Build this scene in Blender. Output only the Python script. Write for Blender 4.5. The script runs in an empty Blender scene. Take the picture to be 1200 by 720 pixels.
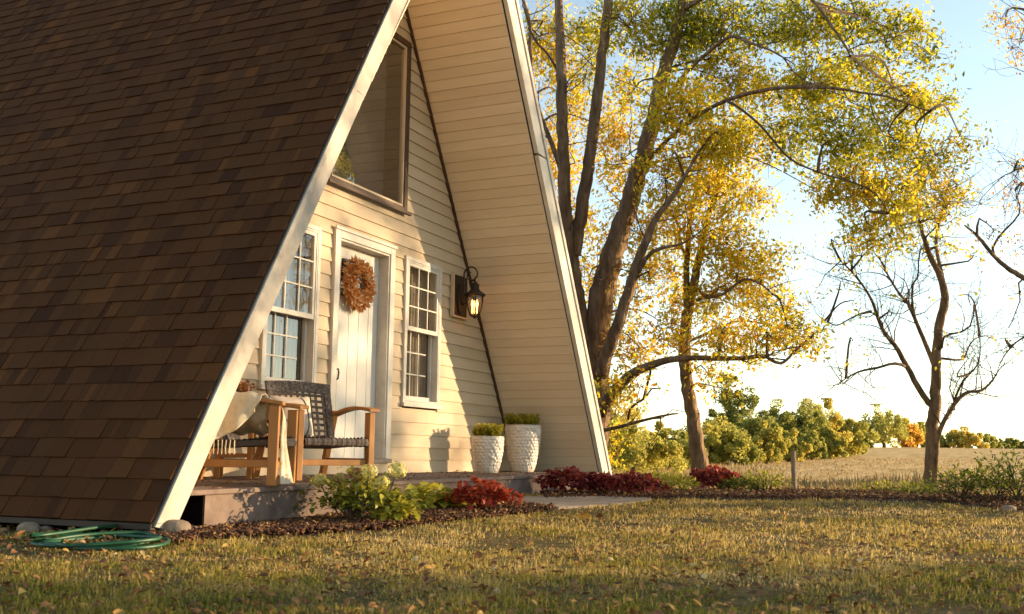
import bpy, math, random
import numpy as np
from math import radians, sin, cos, pi
random.seed(7); RNG = np.random.default_rng(11)
S = bpy.context.scene; COL = S.collection
# ------------------------------------------------------------------ camera maths (1200x720 photograph)
FPX = 1237.52
def _cal():
    vx = np.array([560.0, -181.0, FPX]); vy = np.array([-2780.0, -140.0, FPX])
    X = vx/np.linalg.norm(vx); Y = vy/np.linalg.norm(vy)
    Y -= X*(X@Y); Y /= np.linalg.norm(Y)
    Z = -np.cross(X, Y)
    return np.stack([X, Y, Z])
R = _cal()                       # world <- camera (right, up, forward)
CAM = np.array([-8.575, -5.433, 0.185])
F2 = R[:2, 2]/np.linalg.norm(R[:2, 2]); L2 = np.array([F2[1], -F2[0]])
def at(px, py, depth):
    return CAM + R @ (np.array([(px-600)/FPX, (360-py)/FPX, 1.0])*depth)
def sstep(a, b, x):
    t = np.clip((x-a)/(b-a), 0, 1); return t*t*(3-2*t)
DK = [-500, 0, 6.4, 10.5, 14, 17, 25, 40, 60, 100, 150, 210, 400, 900]
ZR = [-.36, -.345, -.305, -.20, -.25, -.33, -.43, -.42, -.12, 0.95, 1.95, 1.9, 0.6, -2]
ZL = [-.36, -.345, -.305, -.20, -.25, -.33, -.43, -.50, -.45, -.15, 0.2, 0.2, 0.0, -2]
def zg(x, y):
    x = np.asarray(x, float); y = np.asarray(y, float)
    d = (x-CAM[0])*F2[0] + (y-CAM[1])*F2[1]; l = (x-CAM[0])*L2[0] + (y-CAM[1])*L2[1]
    w = sstep(0.10, 0.33, l/np.maximum(d, 1.0))
    z = np.interp(d, DK, ZR)*w + np.interp(d, DK, ZL)*(1-w)
    far = sstep(12, 40, d)
    z = z + 0.012*np.sin(x*1.7+1.3*np.sin(y*1.1)) * np.cos(y*2.1+x*.4)*(1-far) + far*0.10*np.sin(x*.09+y*.05)*np.sin(y*.11-x*.03)
    return z
def gpx(px, py):
    dr = R @ np.array([(px-600)/FPX, (360-py)/FPX, 1.0])
    ts = np.concatenate([np.linspace(1.5, 40, 3000), np.geomspace(40, 500, 1500)])
    P = CAM + dr*ts[:, None]
    k = np.argmax(P[:, 2] <= zg(P[:, 0], P[:, 1]))
    return P[k]
# ------------------------------------------------------------------ mesh helpers
class MB:
    def __init__(s): s.v = []; s.f = []; s.t = []
    def add(s, v, f, tone=.5):
        o = len(s.v); s.v.extend([tuple(map(float, p)) for p in v])
        s.f.extend([tuple(i+o for i in q) for q in f])
        s.t.extend([tone]*len(f)); return s
    def hexa(s, p, tone=.5):      # 8 corners: bottom ring 0-3, top ring 4-7
        return s.add(p, [(3,2,1,0),(4,5,6,7),(0,1,5,4),(1,2,6,5),(2,3,7,6),(3,0,4,7)], tone)
    def box(s, x0, x1, y0, y1, z0, z1, tone=.5):
        return s.hexa([(x0,y0,z0),(x1,y0,z0),(x1,y1,z0),(x0,y1,z0),(x0,y0,z1),(x1,y0,z1),(x1,y1,z1),(x0,y1,z1)], tone)
    def prism_y(s, poly, y0, y1, tone=.5):       # polygon in (x,z)
        n = len(poly)
        v = [(x,y0,z) for x,z in poly]+[(x,y1,z) for x,z in poly]
        return s.add(v, [tuple(range(n)), tuple(range(2*n-1,n-1,-1))]+[(i,n+i,n+(i+1)%n,(i+1)%n) for i in range(n)], tone)
    def prism_x(s, poly, x0, x1, tone=.5):       # polygon in (y,z)
        n = len(poly)
        v = [(x0,y,z) for y,z in poly]+[(x1,y,z) for y,z in poly]
        return s.add(v, [tuple(range(n)), tuple(range(2*n-1,n-1,-1))]+[(i,n+i,n+(i+1)%n,(i+1)%n) for i in range(n)], tone)
    def bar(s, a, b, w, h, up=(0,0,1), tone=.5):
        a = np.array(a,float); b = np.array(b,float); d = (b-a)/np.linalg.norm(b-a)
        up = np.array(up,float); sd = np.cross(d, up)
        if np.linalg.norm(sd) < 1e-4: sd = np.cross(d, (1,0,0))
        sd /= np.linalg.norm(sd); u = np.cross(sd, d)
        c = []
        for p in (a, b):
            for i,j in ((-1,-1),(1,-1),(1,1),(-1,1)): c.append(p+sd*w/2*i+u*h/2*j)
        return s.hexa(c, tone)
    def tube(s, path, rad, n=6, tone=.5, cap=True):
        P = np.array(path, float); m = len(P)
        r = np.full(m, rad, float) if np.isscalar(rad) else np.array(rad, float)
        T = np.gradient(P, axis=0); T /= np.maximum(np.linalg.norm(T, axis=1), 1e-9)[:, None]
        ref = np.array([0.31,0.17,0.94]) if abs(T[0,2]) < .8 else np.array([1,.1,.05])
        v = []; N = np.cross(T[0], ref); N /= np.linalg.norm(N)
        for i in range(m):
            N = N - T[i]*(N@T[i]); N /= max(np.linalg.norm(N), 1e-9); B = np.cross(T[i], N)
            for k in range(n):
                a = 2*pi*k/n; v.append(P[i] + r[i]*(cos(a)*N + sin(a)*B))
        f = [(i*n+k, i*n+(k+1)%n, (i+1)*n+(k+1)%n, (i+1)*n+k) for i in range(m-1) for k in range(n)]
        if cap: f += [tuple(range(n-1,-1,-1)), tuple(range((m-1)*n, m*n))]
        return s.add(v, f, tone)
    def lathe(s, prof, n=24, c=(0,0,0), tone=.5):
        v = []; 
        for r, z in prof:
            for k in range(n): a = 2*pi*k/n; v.append((c[0]+r*cos(a), c[1]+r*sin(a), c[2]+z))
        m = len(prof)
        f = [(i*n+k, i*n+(k+1)%n, (i+1)*n+(k+1)%n, (i+1)*n+k) for i in range(m-1) for k in range(n)]
        return s.add(v, f, tone)
    def build(s, name, mat, parent=None, smooth=False, bevel=0):
        me = bpy.data.meshes.new(name); me.from_pydata(s.v, [], s.f); me.update()
        at_ = me.attributes.new('tone', 'FLOAT', 'FACE'); at_.data.foreach_set('value', np.array(s.t, np.float32))
        return link(name, me, mat, parent, smooth, bevel)
def link(name, me, mat, parent=None, smooth=False, bevel=0):
    o = bpy.data.objects.new(name, me); COL.objects.link(o)
    for m in (mat if isinstance(mat, (list, tuple)) else [mat]): me.materials.append(m)
    if smooth: me.polygons.foreach_set('use_smooth', np.ones(len(me.polygons), bool))
    if parent is not None: o.parent = parent
    if bevel:
        b = o.modifiers.new('bevel', 'BEVEL'); b.width = bevel; b.segments = 2; b.limit_method = 'ANGLE'
    return o
def npmesh(name, V, F, tone, mat, parent=None, smooth=False):
    """V (n,3), F (m,k) all faces with k corners"""
    V = np.asarray(V, np.float32); F = np.asarray(F, np.int32); m, k = F.shape
    me = bpy.data.meshes.new(name)
    me.vertices.add(len(V)); me.vertices.foreach_set('co', V.ravel())
    me.loops.add(m*k); me.loops.foreach_set('vertex_index', F.ravel())
    me.polygons.add(m); me.polygons.foreach_set('loop_start', np.arange(0, m*k, k, dtype=np.int32))
    me.update(calc_edges=True)
    a = me.attributes.new('tone', 'FLOAT', 'FACE'); a.data.foreach_set('value', np.asarray(tone, np.float32))
    return link(name, me, mat, parent, smooth)
def tag(o, label=None, cat=None, group=None, kind=None):
    if label: o['label'] = label
    if cat: o['category'] = cat
    if group: o['group'] = group
    if kind: o['kind'] = kind
    return o
def thing(name, label, cat, loc=(0,0,0), rz=0, group=None):
    o = bpy.data.objects.new(name, None); COL.objects.link(o)
    o.location = loc; o.rotation_euler = (0,0,rz); o.empty_display_size = .2
    return tag(o, label, cat, group)
# ------------------------------------------------------------------ materials
def ramp(nt, stops):
    n = nt.nodes.new('ShaderNodeValToRGB'); e = n.color_ramp.elements
    while len(e) < len(stops): e.new(.5)
    for k, (p, c) in enumerate(stops): e[k].position = p; e[k].color = (*c, 1)
    return n
def M(name, stops, rough=.6, scale=6, detail=4, stretch=(1,1,1), tone=0.0, bump=None, spec=.3, trans=0, metal=0, coords='Object'):
    """stops: colour ramp; driven by noise, or by the face attribute tone (weight tone 0..1)"""
    m = bpy.data.materials.new(name); m.use_nodes = True; nt = m.node_tree; N = nt.nodes; K = nt.links
    b = N['Principled BSDF']; out = N['Material Output']
    tc = N.new('ShaderNodeTexCoord'); mp = N.new('ShaderNodeMapping'); mp.inputs['Scale'].default_value = stretch
    K.new(tc.outputs[coords], mp.inputs['Vector'])
    no = N.new('ShaderNodeTexNoise'); no.inputs['Scale'].default_value = scale; no.inputs['Detail'].default_value = detail
    no.inputs['Roughness'].default_value = .65
    K.new(mp.outputs[0], no.inputs['Vector'])
    if len(stops) == 1: stops = [(0, stops[0][1]), (1, stops[0][1])]
    r = ramp(nt, stops)
    if tone > 0:
        at_ = N.new('ShaderNodeAttribute'); at_.attribute_name = 'tone'
        mx = N.new('ShaderNodeMix'); mx.data_type = 'FLOAT'; mx.inputs[0].default_value = tone
        K.new(no.outputs['Fac'], mx.inputs[2]); K.new(at_.outputs['Fac'], mx.inputs[3]); K.new(mx.outputs[0], r.inputs['Fac'])
    else: K.new(no.outputs['Fac'], r.inputs['Fac'])
    K.new(r.outputs['Color'], b.inputs['Base Color'])
    b.inputs['Roughness'].default_value = rough; b.inputs['Specular IOR Level'].default_value = spec
    b.inputs['Metallic'].default_value = metal
    if bump:
        n2 = N.new('ShaderNodeTexNoise'); n2.inputs['Scale'].default_value = bump[0]; n2.inputs['Detail'].default_value = 5
        K.new(mp.outputs[0], n2.inputs['Vector'])
        bp = N.new('ShaderNodeBump'); bp.inputs['Strength'].default_value = bump[1]; bp.inputs['Distance'].default_value = bump[2]
        K.new(n2.outputs['Fac'], bp.inputs['Height']); K.new(bp.outputs[0], b.inputs['Normal'])
    if trans:
        t = N.new('ShaderNodeBsdfTranslucent'); K.new(r.outputs['Color'], t.inputs['Color'])
        ms = N.new('ShaderNodeMixShader'); ms.inputs[0].default_value = trans
        K.new(b.outputs[0], ms.inputs[1]); K.new(t.outputs[0], ms.inputs[2]); K.new(ms.outputs[0], out.inputs['Surface'])
    return m
def glass(name, tint=(1,1,1), ior=1.9):
    m = bpy.data.materials.new(name); m.use_nodes = True; nt = m.node_tree; N = nt.nodes; K = nt.links
    N.remove(N['Principled BSDF']); out = N['Material Output']
    t = N.new('ShaderNodeBsdfTransparent'); t.inputs['Color'].default_value = (*tint, 1)
    g = N.new('ShaderNodeBsdfGlossy'); g.inputs['Roughness'].default_value = .012
    lw = N.new('ShaderNodeLayerWeight'); lw.inputs['Blend'].default_value = .5; pw = N.new('ShaderNodeMath'); pw.operation = 'POWER'; pw.inputs[1].default_value = 4; K.new(lw.outputs['Facing'], pw.inputs[0])
    fr = N.new('ShaderNodeMath'); fr.operation = 'MULTIPLY_ADD'; fr.inputs[1].default_value = 1-ior; fr.inputs[2].default_value = ior; K.new(pw.outputs[0], fr.inputs[0])
    no = N.new('ShaderNodeTexNoise'); no.inputs['Scale'].default_value = 2.2; no.inputs['Detail'].default_value = 1
    bp = N.new('ShaderNodeBump'); bp.inputs['Strength'].default_value = .05; bp.inputs['Distance'].default_value = .02
    K.new(no.outputs['Fac'], bp.inputs['Height']); K.new(bp.outputs[0], g.inputs['Normal'])
    ms = N.new('ShaderNodeMixShader'); K.new(fr.outputs[0], ms.inputs[0]); K.new(t.outputs[0], ms.inputs[1]); K.new(g.outputs[0], ms.inputs[2])
    K.new(ms.outputs[0], out.inputs['Surface']); return m
def emit(name, c, k):
    m = bpy.data.materials.new(name); m.use_nodes = True; b = m.node_tree.nodes['Principled BSDF']
    b.inputs['Emission Color'].default_value = (*c, 1); b.inputs['Emission Strength'].default_value = k
    b.inputs['Base Color'].default_value = (*c, 1); return m
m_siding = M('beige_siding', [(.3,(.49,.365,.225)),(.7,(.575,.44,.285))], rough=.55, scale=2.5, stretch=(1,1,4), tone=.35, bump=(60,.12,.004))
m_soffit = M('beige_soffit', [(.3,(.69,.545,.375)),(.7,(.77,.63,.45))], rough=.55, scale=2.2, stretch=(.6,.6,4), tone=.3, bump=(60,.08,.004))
m_white = M('white_trim_paint', [(.25,(.48,.42,.34)),(.55,(.62,.56,.47)),(1,(.68,.62,.53))], rough=.45, scale=5, bump=(40,.1,.003))
m_rake = M('weathered_dappled_rake', [(.30,(.17,.142,.115)),(.42,(.29,.245,.195)),(.56,(.38,.33,.265)),(.8,(.46,.405,.335))], rough=.5, scale=2.6, detail=7, bump=(50,.15,.003))  # weathered white paint; the grey mottle also paints in dappled tree shade
m_door = M('white_door_paint', [(.3,(.62,.575,.50)),(.7,(.70,.655,.58))], rough=.4, scale=3)
m_shingle = M('brown_shingle', [(0,(.026,.0096,.0034)),(.25,(.050,.0178,.0056)),(.45,(.082,.0290,.0080)),(.6,(.074,.0290,.0094)),(.78,(.116,.042,.0100)),(1,(.150,.040,.0105))], rough=.92, scale=70, detail=8, tone=.60, bump=(260,.8,.006), spec=.15)
m_brown = M('brown_wood_trim', [(.3,(.045,.021,.010)),(.7,(.095,.043,.018))], rough=.5, scale=9, stretch=(1,1,.15), bump=(60,.2,.002))
m_dark = M('dark_brown_board', [(.3,(.035,.022,.014)),(.7,(.06,.036,.022))], rough=.7, scale=6)
m_black = M('void_shade_black', [(0,(.006,.005,.004)),(1,(.010,.008,.007))], rough=1, spec=0)  # near-black painted in for the shade under slab and eave
m_inside = M('interior_wall', [(.3,(.22,.18,.14)),(.7,(.27,.23,.18))], rough=.9)
m_glass = glass('window_glass', (.86,.87,.86), .15)
m_uglass = glass('upper_glass', (.80,.82,.84), .26)
m_lglass = glass('lantern_glass', (1,.93,.8), .04)
m_reflback = M('brown_reflection_back', [(.3,(.10,.083,.063)),(.7,(.15,.125,.095))], rough=.9, scale=8, trans=.1)  # brown put behind the upper pane for its mirrored soffit tone
m_conc = M('porch_concrete', [(.25,(.10,.070,.055)),(.5,(.175,.125,.098)),(.75,(.235,.172,.138))], rough=.9, scale=4.5, detail=8, bump=(30,.4,.01), spec=.2)
m_path = M('path_concrete', [(.25,(.20,.155,.115)),(.7,(.34,.28,.21))], rough=.9, scale=5, detail=8, bump=(40,.3,.008), spec=.2)
m_wood = M('acacia_wood', [(.25,(.26,.105,.028)),(.55,(.42,.19,.055)),(.8,(.52,.26,.085))], rough=.42, scale=7, stretch=(1,1,.18), tone=.3, bump=(50,.12,.002))
m_rope = M('woven_rope', [(.2,(.055,.042,.034)),(.5,(.13,.10,.08)),(.8,(.26,.21,.17))], rough=.85, scale=45, detail=3, tone=.5)
m_pillow = M('beige_pillow', [(.3,(.52,.42,.32)),(.7,(.62,.52,.41))], rough=.95, scale=30, bump=(220,.4,.003))
m_pipe = M('pillow_stripe', [(0,(.09,.075,.065))], rough=.9)
m_grey = M('grey_blind_reflection', [(.3,(.17,.165,.155)),(.7,(.25,.24,.225))], rough=.9, scale=3)  # grey also paints in the reflection of the left panes
m_blind = M('tan_blind_reflection', [(.3,(.30,.235,.165)),(.7,(.38,.30,.21))], rough=.9, scale=5, stretch=(1,1,9))  # tan also paints in the soffit mirrored by the right panes
m_blanket = M('cream_blanket', [(.3,(.58,.47,.30)),(.5,(.74,.63,.44)),(.75,(.82,.73,.56))], rough=.95, scale=16, detail=6, bump=(140,.7,.006), trans=.12)
m_pot = M('glazed_cream_pot', [(.3,(.56,.48,.38)),(.65,(.70,.63,.53))], rough=.38, scale=9, bump=(90,.15,.003), spec=.5)
m_soil = M('potting_soil', [(.3,(.03,.02,.012)),(.7,(.06,.04,.025))], rough=1, scale=30)
m_iron = M('bronze_iron', [(.3,(.022,.014,.009)),(.7,(.05,.032,.018))], rough=.45, scale=25, spec=.5, metal=.3)
m_hose = M('green_hose', [(.3,(.0,.034,.011)),(.7,(.002,.066,.022))], rough=.5, scale=18, spec=.5)
m_stone = M('tan_stone', [(.3,(.16,.115,.075)),(.7,(.30,.225,.155))], rough=.9, scale=14, detail=7, bump=(30,.5,.01))
m_mulch = M('mulch_soil', [(.3,(.035,.018,.010)),(.7,(.085,.045,.024))], rough=1, scale=40, detail=6, bump=(40,.8,.03))
m_chip = M('bark_chip', [(0,(.036,.015,.008)),(.4,(.095,.040,.018)),(.7,(.17,.078,.036)),(.86,(.28,.15,.065)),(1,(.48,.33,.16))], rough=.95, scale=30, tone=.85)
m_litter = M('dry_leaf', [(0,(.10,.045,.02)),(.3,(.20,.09,.035)),(.55,(.33,.17,.06)),(.8,(.50,.31,.07)),(1,(.60,.48,.27))], rough=.8, scale=20, tone=.85, trans=.2)
m_grass = M('lawn_blade', [(0,(.06,.105,.012)),(.25,(.18,.19,.02)),(.5,(.40,.29,.055)),(.78,(.54,.38,.12)),(1,(.66,.50,.24))], rough=.75, scale=3, tone=.95, trans=.4, spec=.2)
m_dry = M('dry_stalk', [(0,(.10,.085,.035)),(.4,(.30,.20,.08)),(.7,(.44,.30,.13)),(1,(.56,.42,.22))], rough=.85, scale=2, tone=.9, trans=.3)
m_bark = M('tree_bark', [(.25,(.07,.045,.026)),(.5,(.21,.135,.078)),(.75,(.40,.275,.17))], rough=.95, scale=11, detail=8, stretch=(1,1,.22), bump=(22,1.0,.05), spec=.1)
m_twig = M('twig_bark', [(.3,(.07,.045,.028)),(.7,(.15,.10,.06))], rough=.95, scale=9)
LEAFR = [(0,(.08,.11,.012)),(.2,(.38,.38,.030)),(.40,(.70,.62,.045)),(.60,(.84,.58,.040)),(.82,(.76,.38,.035)),(1,(.42,.17,.03))]
m_leaf = M('autumn_leaf', LEAFR, rough=.55, scale=1.5, tone=.93, trans=.68, spec=.25)
m_far = M('far_leaf', [(0,(.12,.14,.06)),(.25,(.30,.31,.075)),(.5,(.52,.47,.10)),(.75,(.72,.52,.11)),(1,(.80,.38,.07))], rough=.7, scale=.35, tone=.85, trans=.55, spec=.1)  # paler, greyer leaves: distance haze put into the colour
m_hyd = M('hydrangea_leaf', [(0,(.05,.075,.012)),(.35,(.15,.17,.022)),(.65,(.36,.35,.035)),(1,(.58,.50,.06))], rough=.5, scale=8, tone=.9, trans=.4)
m_flw = M('hydrangea_flower', [(0,(.30,.12,.045)),(.4,(.45,.38,.10)),(1,(.66,.62,.22))], rough=.7, scale=30, tone=.85, trans=.3)
m_red = M('red_heuchera', [(0,(.16,.016,.014)),(.5,(.42,.055,.025)),(1,(.60,.16,.07))], rough=.5, scale=9, tone=.9, trans=.3)
m_burg = M('burgundy_heuchera', [(0,(.07,.010,.012)),(.5,(.20,.024,.024)),(1,(.38,.08,.05))], rough=.5, scale=9, tone=.9, trans=.3)
m_sed = M('sedum_leaf', [(0,(.13,.15,.014)),(.5,(.40,.37,.035)),(1,(.64,.54,.08))], rough=.5, scale=12, tone=.9, trans=.35)
m_husk = M('corn_husk', [(0,(.16,.055,.018)),(.3,(.44,.155,.034)),(.6,(.62,.26,.065)),(.8,(.72,.46,.20)),(1,(.80,.64,.42))], rough=.8, scale=15, tone=.9, trans=.2)
m_orna = M('dried_bloom', [(0,(.16,.06,.018)),(.6,(.36,.16,.045)),(1,(.48,.26,.10))], rough=.9, scale=18, tone=.7)
m_brass = M('brass_fitting', [(.3,(.45,.30,.10)),(.7,(.6,.42,.16))], rough=.35, metal=.9, scale=20)
m_post = M('grey_post_wood', [(.3,(.20,.15,.10)),(.7,(.34,.26,.18))], rough=.9, scale=14, stretch=(1,1,.15))
SKY=.135; SKY_DUST=.08; SUNE=4.6; SUNC=(1,.725,.425); EXPO=1.5
# ================================================================== A-FRAME HOUSE (deck level z=0, gable wall at y=0, x to the right)
house = thing('a_frame_house', 'cream A-frame house with steep brown shingle roof and a covered front porch', 'house', (0,0,0))
YF = -1.135; YB = 9.0; ZB = -.215
xo = {-1: lambda z: -3.904+(z+.194)/1.718, 1: lambda z: 3.954-(z+.018)/1.632}
xi = lambda s, z: s*(.615+(4.897-z)/1.62)           # soffit face
APX = (-.023, 6.47); API = 5.893
def roof_slab(s):
    zb = ZB; o = MB()
    poly = [(xo[s](zb)-s*.03, zb), (APX[0], APX[1]-.05), (0, API+.04), (xi(s, zb)+s*.03, zb)]
    if s < 0: poly = poly[::-1]
    o.prism_y(poly, YF+.012, YB); ob = o.build('roof_slab', m_dark, house)
    # shingles
    m = 1.718 if s < 0 else 1.632; ln = math.hypot(1, m)
    base = np.array([xo[s](zb), 0, zb]); u = np.array([-s/ln, 0, m/ln]); n = np.array([s*m/ln, 0, 1/ln])
    L = (6.47-zb)/(m/ln); ex = .1365; q = MB(); rows = int(L/ex)+1
    rnd = random.Random(3+s)
    for i in range(rows):
        s0 = i*ex; s1 = min(s0+ex+.012, L)
        if s1-s0 < .03: break
        y = YF-.018; e0 = None
        dk = rnd.random()
        while y < YB:
            w = rnd.choice((.05,.07,.09,.11,.14,.17,.22)) * rnd.uniform(.85,1.15); y1 = min(y+w, YB)
            hi = rnd.random() < .55
            t = .0155 if hi else .0095
            lo = s0 + rnd.uniform(-.003,.003) + (0 if hi else .002)
            tone = min(1, max(0, rnd.gauss(.48, .19) - (.0 if hi else .10)))
            if rnd.random() < .035: tone = rnd.uniform(.85,1)
            a = base+u*lo; b = base+u*s1
            P = [a+n*.0005, b-n*.004, a+n*t, b+n*(t*.28)]
            gy = y+.0022
            v = [P[0]+(0,gy,0), P[0]+(0,y1,0), P[1]+(0,y1,0), P[1]+(0,gy,0), P[2]+(0,gy,0), P[2]+(0,y1,0), P[3]+(0,y1,0), P[3]+(0,gy,0)]
            q.hexa(v, tone); y = y1
    q.build('shingles', m_shingle, ob)
    # soffit boards
    b = MB(); ln2 = math.hypot(1, 1.62); us = np.array([-s/ln2, 0, 1.62/ln2]); ns = np.array([-s*1.62/ln2, 0, -1/ln2])
    b0 = np.array([xi(s, -.20), 0, -.20]); Ls = (API+.20)/(1.62/ln2); st = .1145; i = 0
    while i*st < Ls-.05:
        p0 = b0+us*(i*st); p1 = b0+us*min(i*st+st, Ls)
        off = rnd.uniform(-.0012,.0012)
        c = [p0+ns*(.010+off), p1-us*.0075+ns*(.006+off), p1+ns*(-.004), p0+ns*(-.006)]
        b.prism_y([(k[0], k[2]) for k in c], YF+.03, .06, rnd.random()); i += 1
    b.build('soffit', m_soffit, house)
    # dark joint strip between gable wall and soffit
    c = MB(); p0 = b0+ns*.004+us*.25; p1 = b0+us*(Ls-.03)+ns*.004
    c.prism_y([(p0[0],p0[2]),(p1[0],p1[2]),(p1[0]+ns[0]*.034,p1[2]+ns[2]*.034),(p0[0]+ns[0]*.034,p0[2]+ns[2]*.034)], -.038, -.012)
    c.build('corner_strip', m_brown, house)
    # rake boards: two lengths butted, slim shingle mould on the outer edge
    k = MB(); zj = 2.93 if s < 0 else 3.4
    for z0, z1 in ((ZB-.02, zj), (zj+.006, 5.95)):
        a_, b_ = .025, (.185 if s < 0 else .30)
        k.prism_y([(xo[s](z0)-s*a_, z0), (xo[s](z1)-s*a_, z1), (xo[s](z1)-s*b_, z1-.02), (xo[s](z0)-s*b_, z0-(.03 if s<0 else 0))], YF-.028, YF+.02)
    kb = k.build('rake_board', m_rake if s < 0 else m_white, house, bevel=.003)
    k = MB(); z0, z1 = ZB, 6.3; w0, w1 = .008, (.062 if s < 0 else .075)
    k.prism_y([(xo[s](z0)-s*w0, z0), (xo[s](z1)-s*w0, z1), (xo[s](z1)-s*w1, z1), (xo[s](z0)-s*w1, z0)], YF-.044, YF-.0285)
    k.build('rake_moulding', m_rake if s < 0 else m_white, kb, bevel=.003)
    # eave board
    e = MB(); x_ = xo[s](ZB)
    e.prism_y([(x_-s*.0, ZB-.002), (x_+s*.004, ZB-.035), (x_-s*.06, ZB-.04), (x_-s*.12, ZB-.002)], YF-.01, YB)
    e.build('eave_board', m_dark, house)
roof_slab(-1); roof_slab(1)
# ---- siding boards with real openings
SE = .1283
DOOR = (-.535, .505, -.5, 2.235)
OPEN = [DOOR, (-1.535,-.795,.72,2.175), (.773,1.523,.695,2.20), (-.70,.71,2.685,4.48)]
w = MB(); rnd = random.Random(5); i = 0
while i*SE < 5.85:
    z0 = i*SE; z1 = z0+SE+.012; X = xi(1, z0)+.05
    iv = [(-X, X)]
    # closest opening splits
    for (a,b,c,d) in OPEN:
        if c < z0+SE*.5 < d:
            n = []
            for (p,q) in iv:
                if b <= p or a >= q: n.append((p,q)); continue
                if a > p: n.append((p, a-.004))
                if b < q: n.append((b+.004, q))
            iv = n
    for p,q in iv:
        cuts = [p]+([rnd.uniform(p+.8, q-.8)] if q-p > 3 and rnd.random() < .7 else [])+[q]
        for a,b in zip(cuts[:-1], cuts[1:]):
            w.prism_x([(.016,z0), (-.019,z0), (-.0175,z0+.012), (-.003,z1), (.016,z1)], a+.0006, b-.0006, rnd.random())
    i += 1
w.build('gable_siding', m_siding, house)
# interior: back gable, floor (dark room seen through the panes)
r = MB(); r.prism_y([(-3.6,-.1),(3.6,-.1),(0,5.9)], YB-.3, YB-.1); r.build('rear_gable', m_siding, house)
r = MB(); r.prism_y([(-3.3,.3),(3.3,.3),(.4,4.8),(-.4,4.8)], 3.6, 3.65); r.build('interior_wall', m_inside, house)
r = MB(); r.box(-3.55,3.55,.06,YB-.35,-.06,.01); r.build('interior_floor', m_inside, house)
r = MB(); r.box(-3.74,-3.66,YF+.12,YB,-.6,-.20); r.build('foundation', m_black, house); r = MB(); r.box(3.62,3.72,YF+.12,YB,-.6,-.18); r.build('foundation', m_black, house)
# ---- windows
def ring(o, x0, x1, z0, z1, w, y0, y1, wb=None):
    wb = wb or w
    o.box(x0,x0+w,y0,y1,z0,z1); o.box(x1-w,x1,y0,y1,z0,z1)
    o.box(x0+w,x1-w,y0,y1,z1-w,z1); o.box(x0+w,x1-w,y0,y1,z0,z0+wb)
def sash(win, x0, x1, z0, z1, y, nx, nz, jam=0):
    o = MB(); ring(o, x0, x1, z0, z1, .034, y-.018, y+.018, .045); sh = o.build('sash', m_white, win, bevel=.003)
    g = MB(); g.add([(x0+.04,y,z0+.04),(x1-.04,y,z0+.04),(x1-.04,y,z1-.04),(x0+.04,y,z1-.04)],[(0,1,2,3)]); g.build('pane', m_glass, sh)
    q = MB(); ix0, ix1, iz0, iz1 = x0+.034, x1-.034-jam, z0+.045, z1-.034
    for k in range(1, nx): xx = ix0+(ix1-ix0)*k/nx; q.box(xx-.0065,xx+.0065,y-.015,y-.006,iz0,iz1)
    for k in range(1, nz): zz = iz0+(iz1-iz0)*k/nz; q.box(ix0,ix1,y-.0135,y-.0075,zz-.0065,zz+.0065)
    q.build('muntin_grid', m_white, sh)
def hung_window(label, x0, x1, z0, z1, zm, curt, cm):
    o = MB(); ring(o, x0, x1, z0, z1, .042, -.040, -.004, .05)
    win = o.build('window', m_white, house, bevel=.004); win['label'] = label
    o = MB(); ring(o, x0+.0435, x1-.0435, z0+.0515, z1-.0435, .016, -.036, .085); o.build('frame', m_white, win)
    o = MB(); o.box(x0-.02, x1+.02, -.066, -.0465, z0-.006, z0+.034); o.build('sill', m_white, win, bevel=.004)
    sash(win, x0+.060, x1-.060, zm-.02, z1-.060, -.012, 3, 3)
    sash(win, x0+.060, x1-.060, z0+.068, zm+.025, .052, 3, 3, .10)
    o = MB(); n = 90; xa, xb = x0+.02, x1-.02      # pleated curtain behind the sashes, coloured to paint in the pane reflections
    for (ca, cb, za, zb) in curt:
        P = [];
        for k in range(n+1):
            t = k/n; P.append((xa+(xb-xa)*(ca+(cb-ca)*t), .135+.014*sin(t*(cb-ca)*70)+.006*sin(t*31)))
        v = [(x,y,za) for x,y in P]+[(x,y,zb) for x,y in P]
        o.add(v, [(k,k+1,n+2+k,n+1+k) for k in range(n)])
    o.build('curtain', cm, win, True)
hung_window('double-hung window left of the door', -1.557, -.775, .70, 2.197, 1.375, [(0,1,.7,2.2)], m_grey)
hung_window('double-hung window right of the door', .753, 1.543, .673, 2.222, 1.475, [(0,1,.68,2.2)], m_blind)
# tall upper window, brown wood frame
o = MB(); ring(o, -.72, .733, 2.665, 4.50, .066, -.045, .03, .045); uw = o.build('window', m_brown, house, bevel=.004); uw['label'] = 'tall brown-framed upper window'
o = MB(); ring(o, -.653, .666, 2.7105, 4.433, .024, -.03, .02); o.build('frame', m_siding, uw)
o = MB(); o.add([(-.632,-.004,2.73),(.645,-.004,2.73),(.645,-.004,4.412),(-.632,-.004,4.412)],[(0,1,2,3)]); o.build('pane', m_uglass, uw)
o = MB(); o.box(-.63,.64,.20,.21,2.7,4.45); o.build('reflection_backing', m_reflback, uw)  # backing added to bring out the soffit reflection, not a seen blind
o = MB(); o.box(-.75,.76,-.085,-.051,2.63,2.664); o.build('sill', m_brown, uw, bevel=.003)
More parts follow.
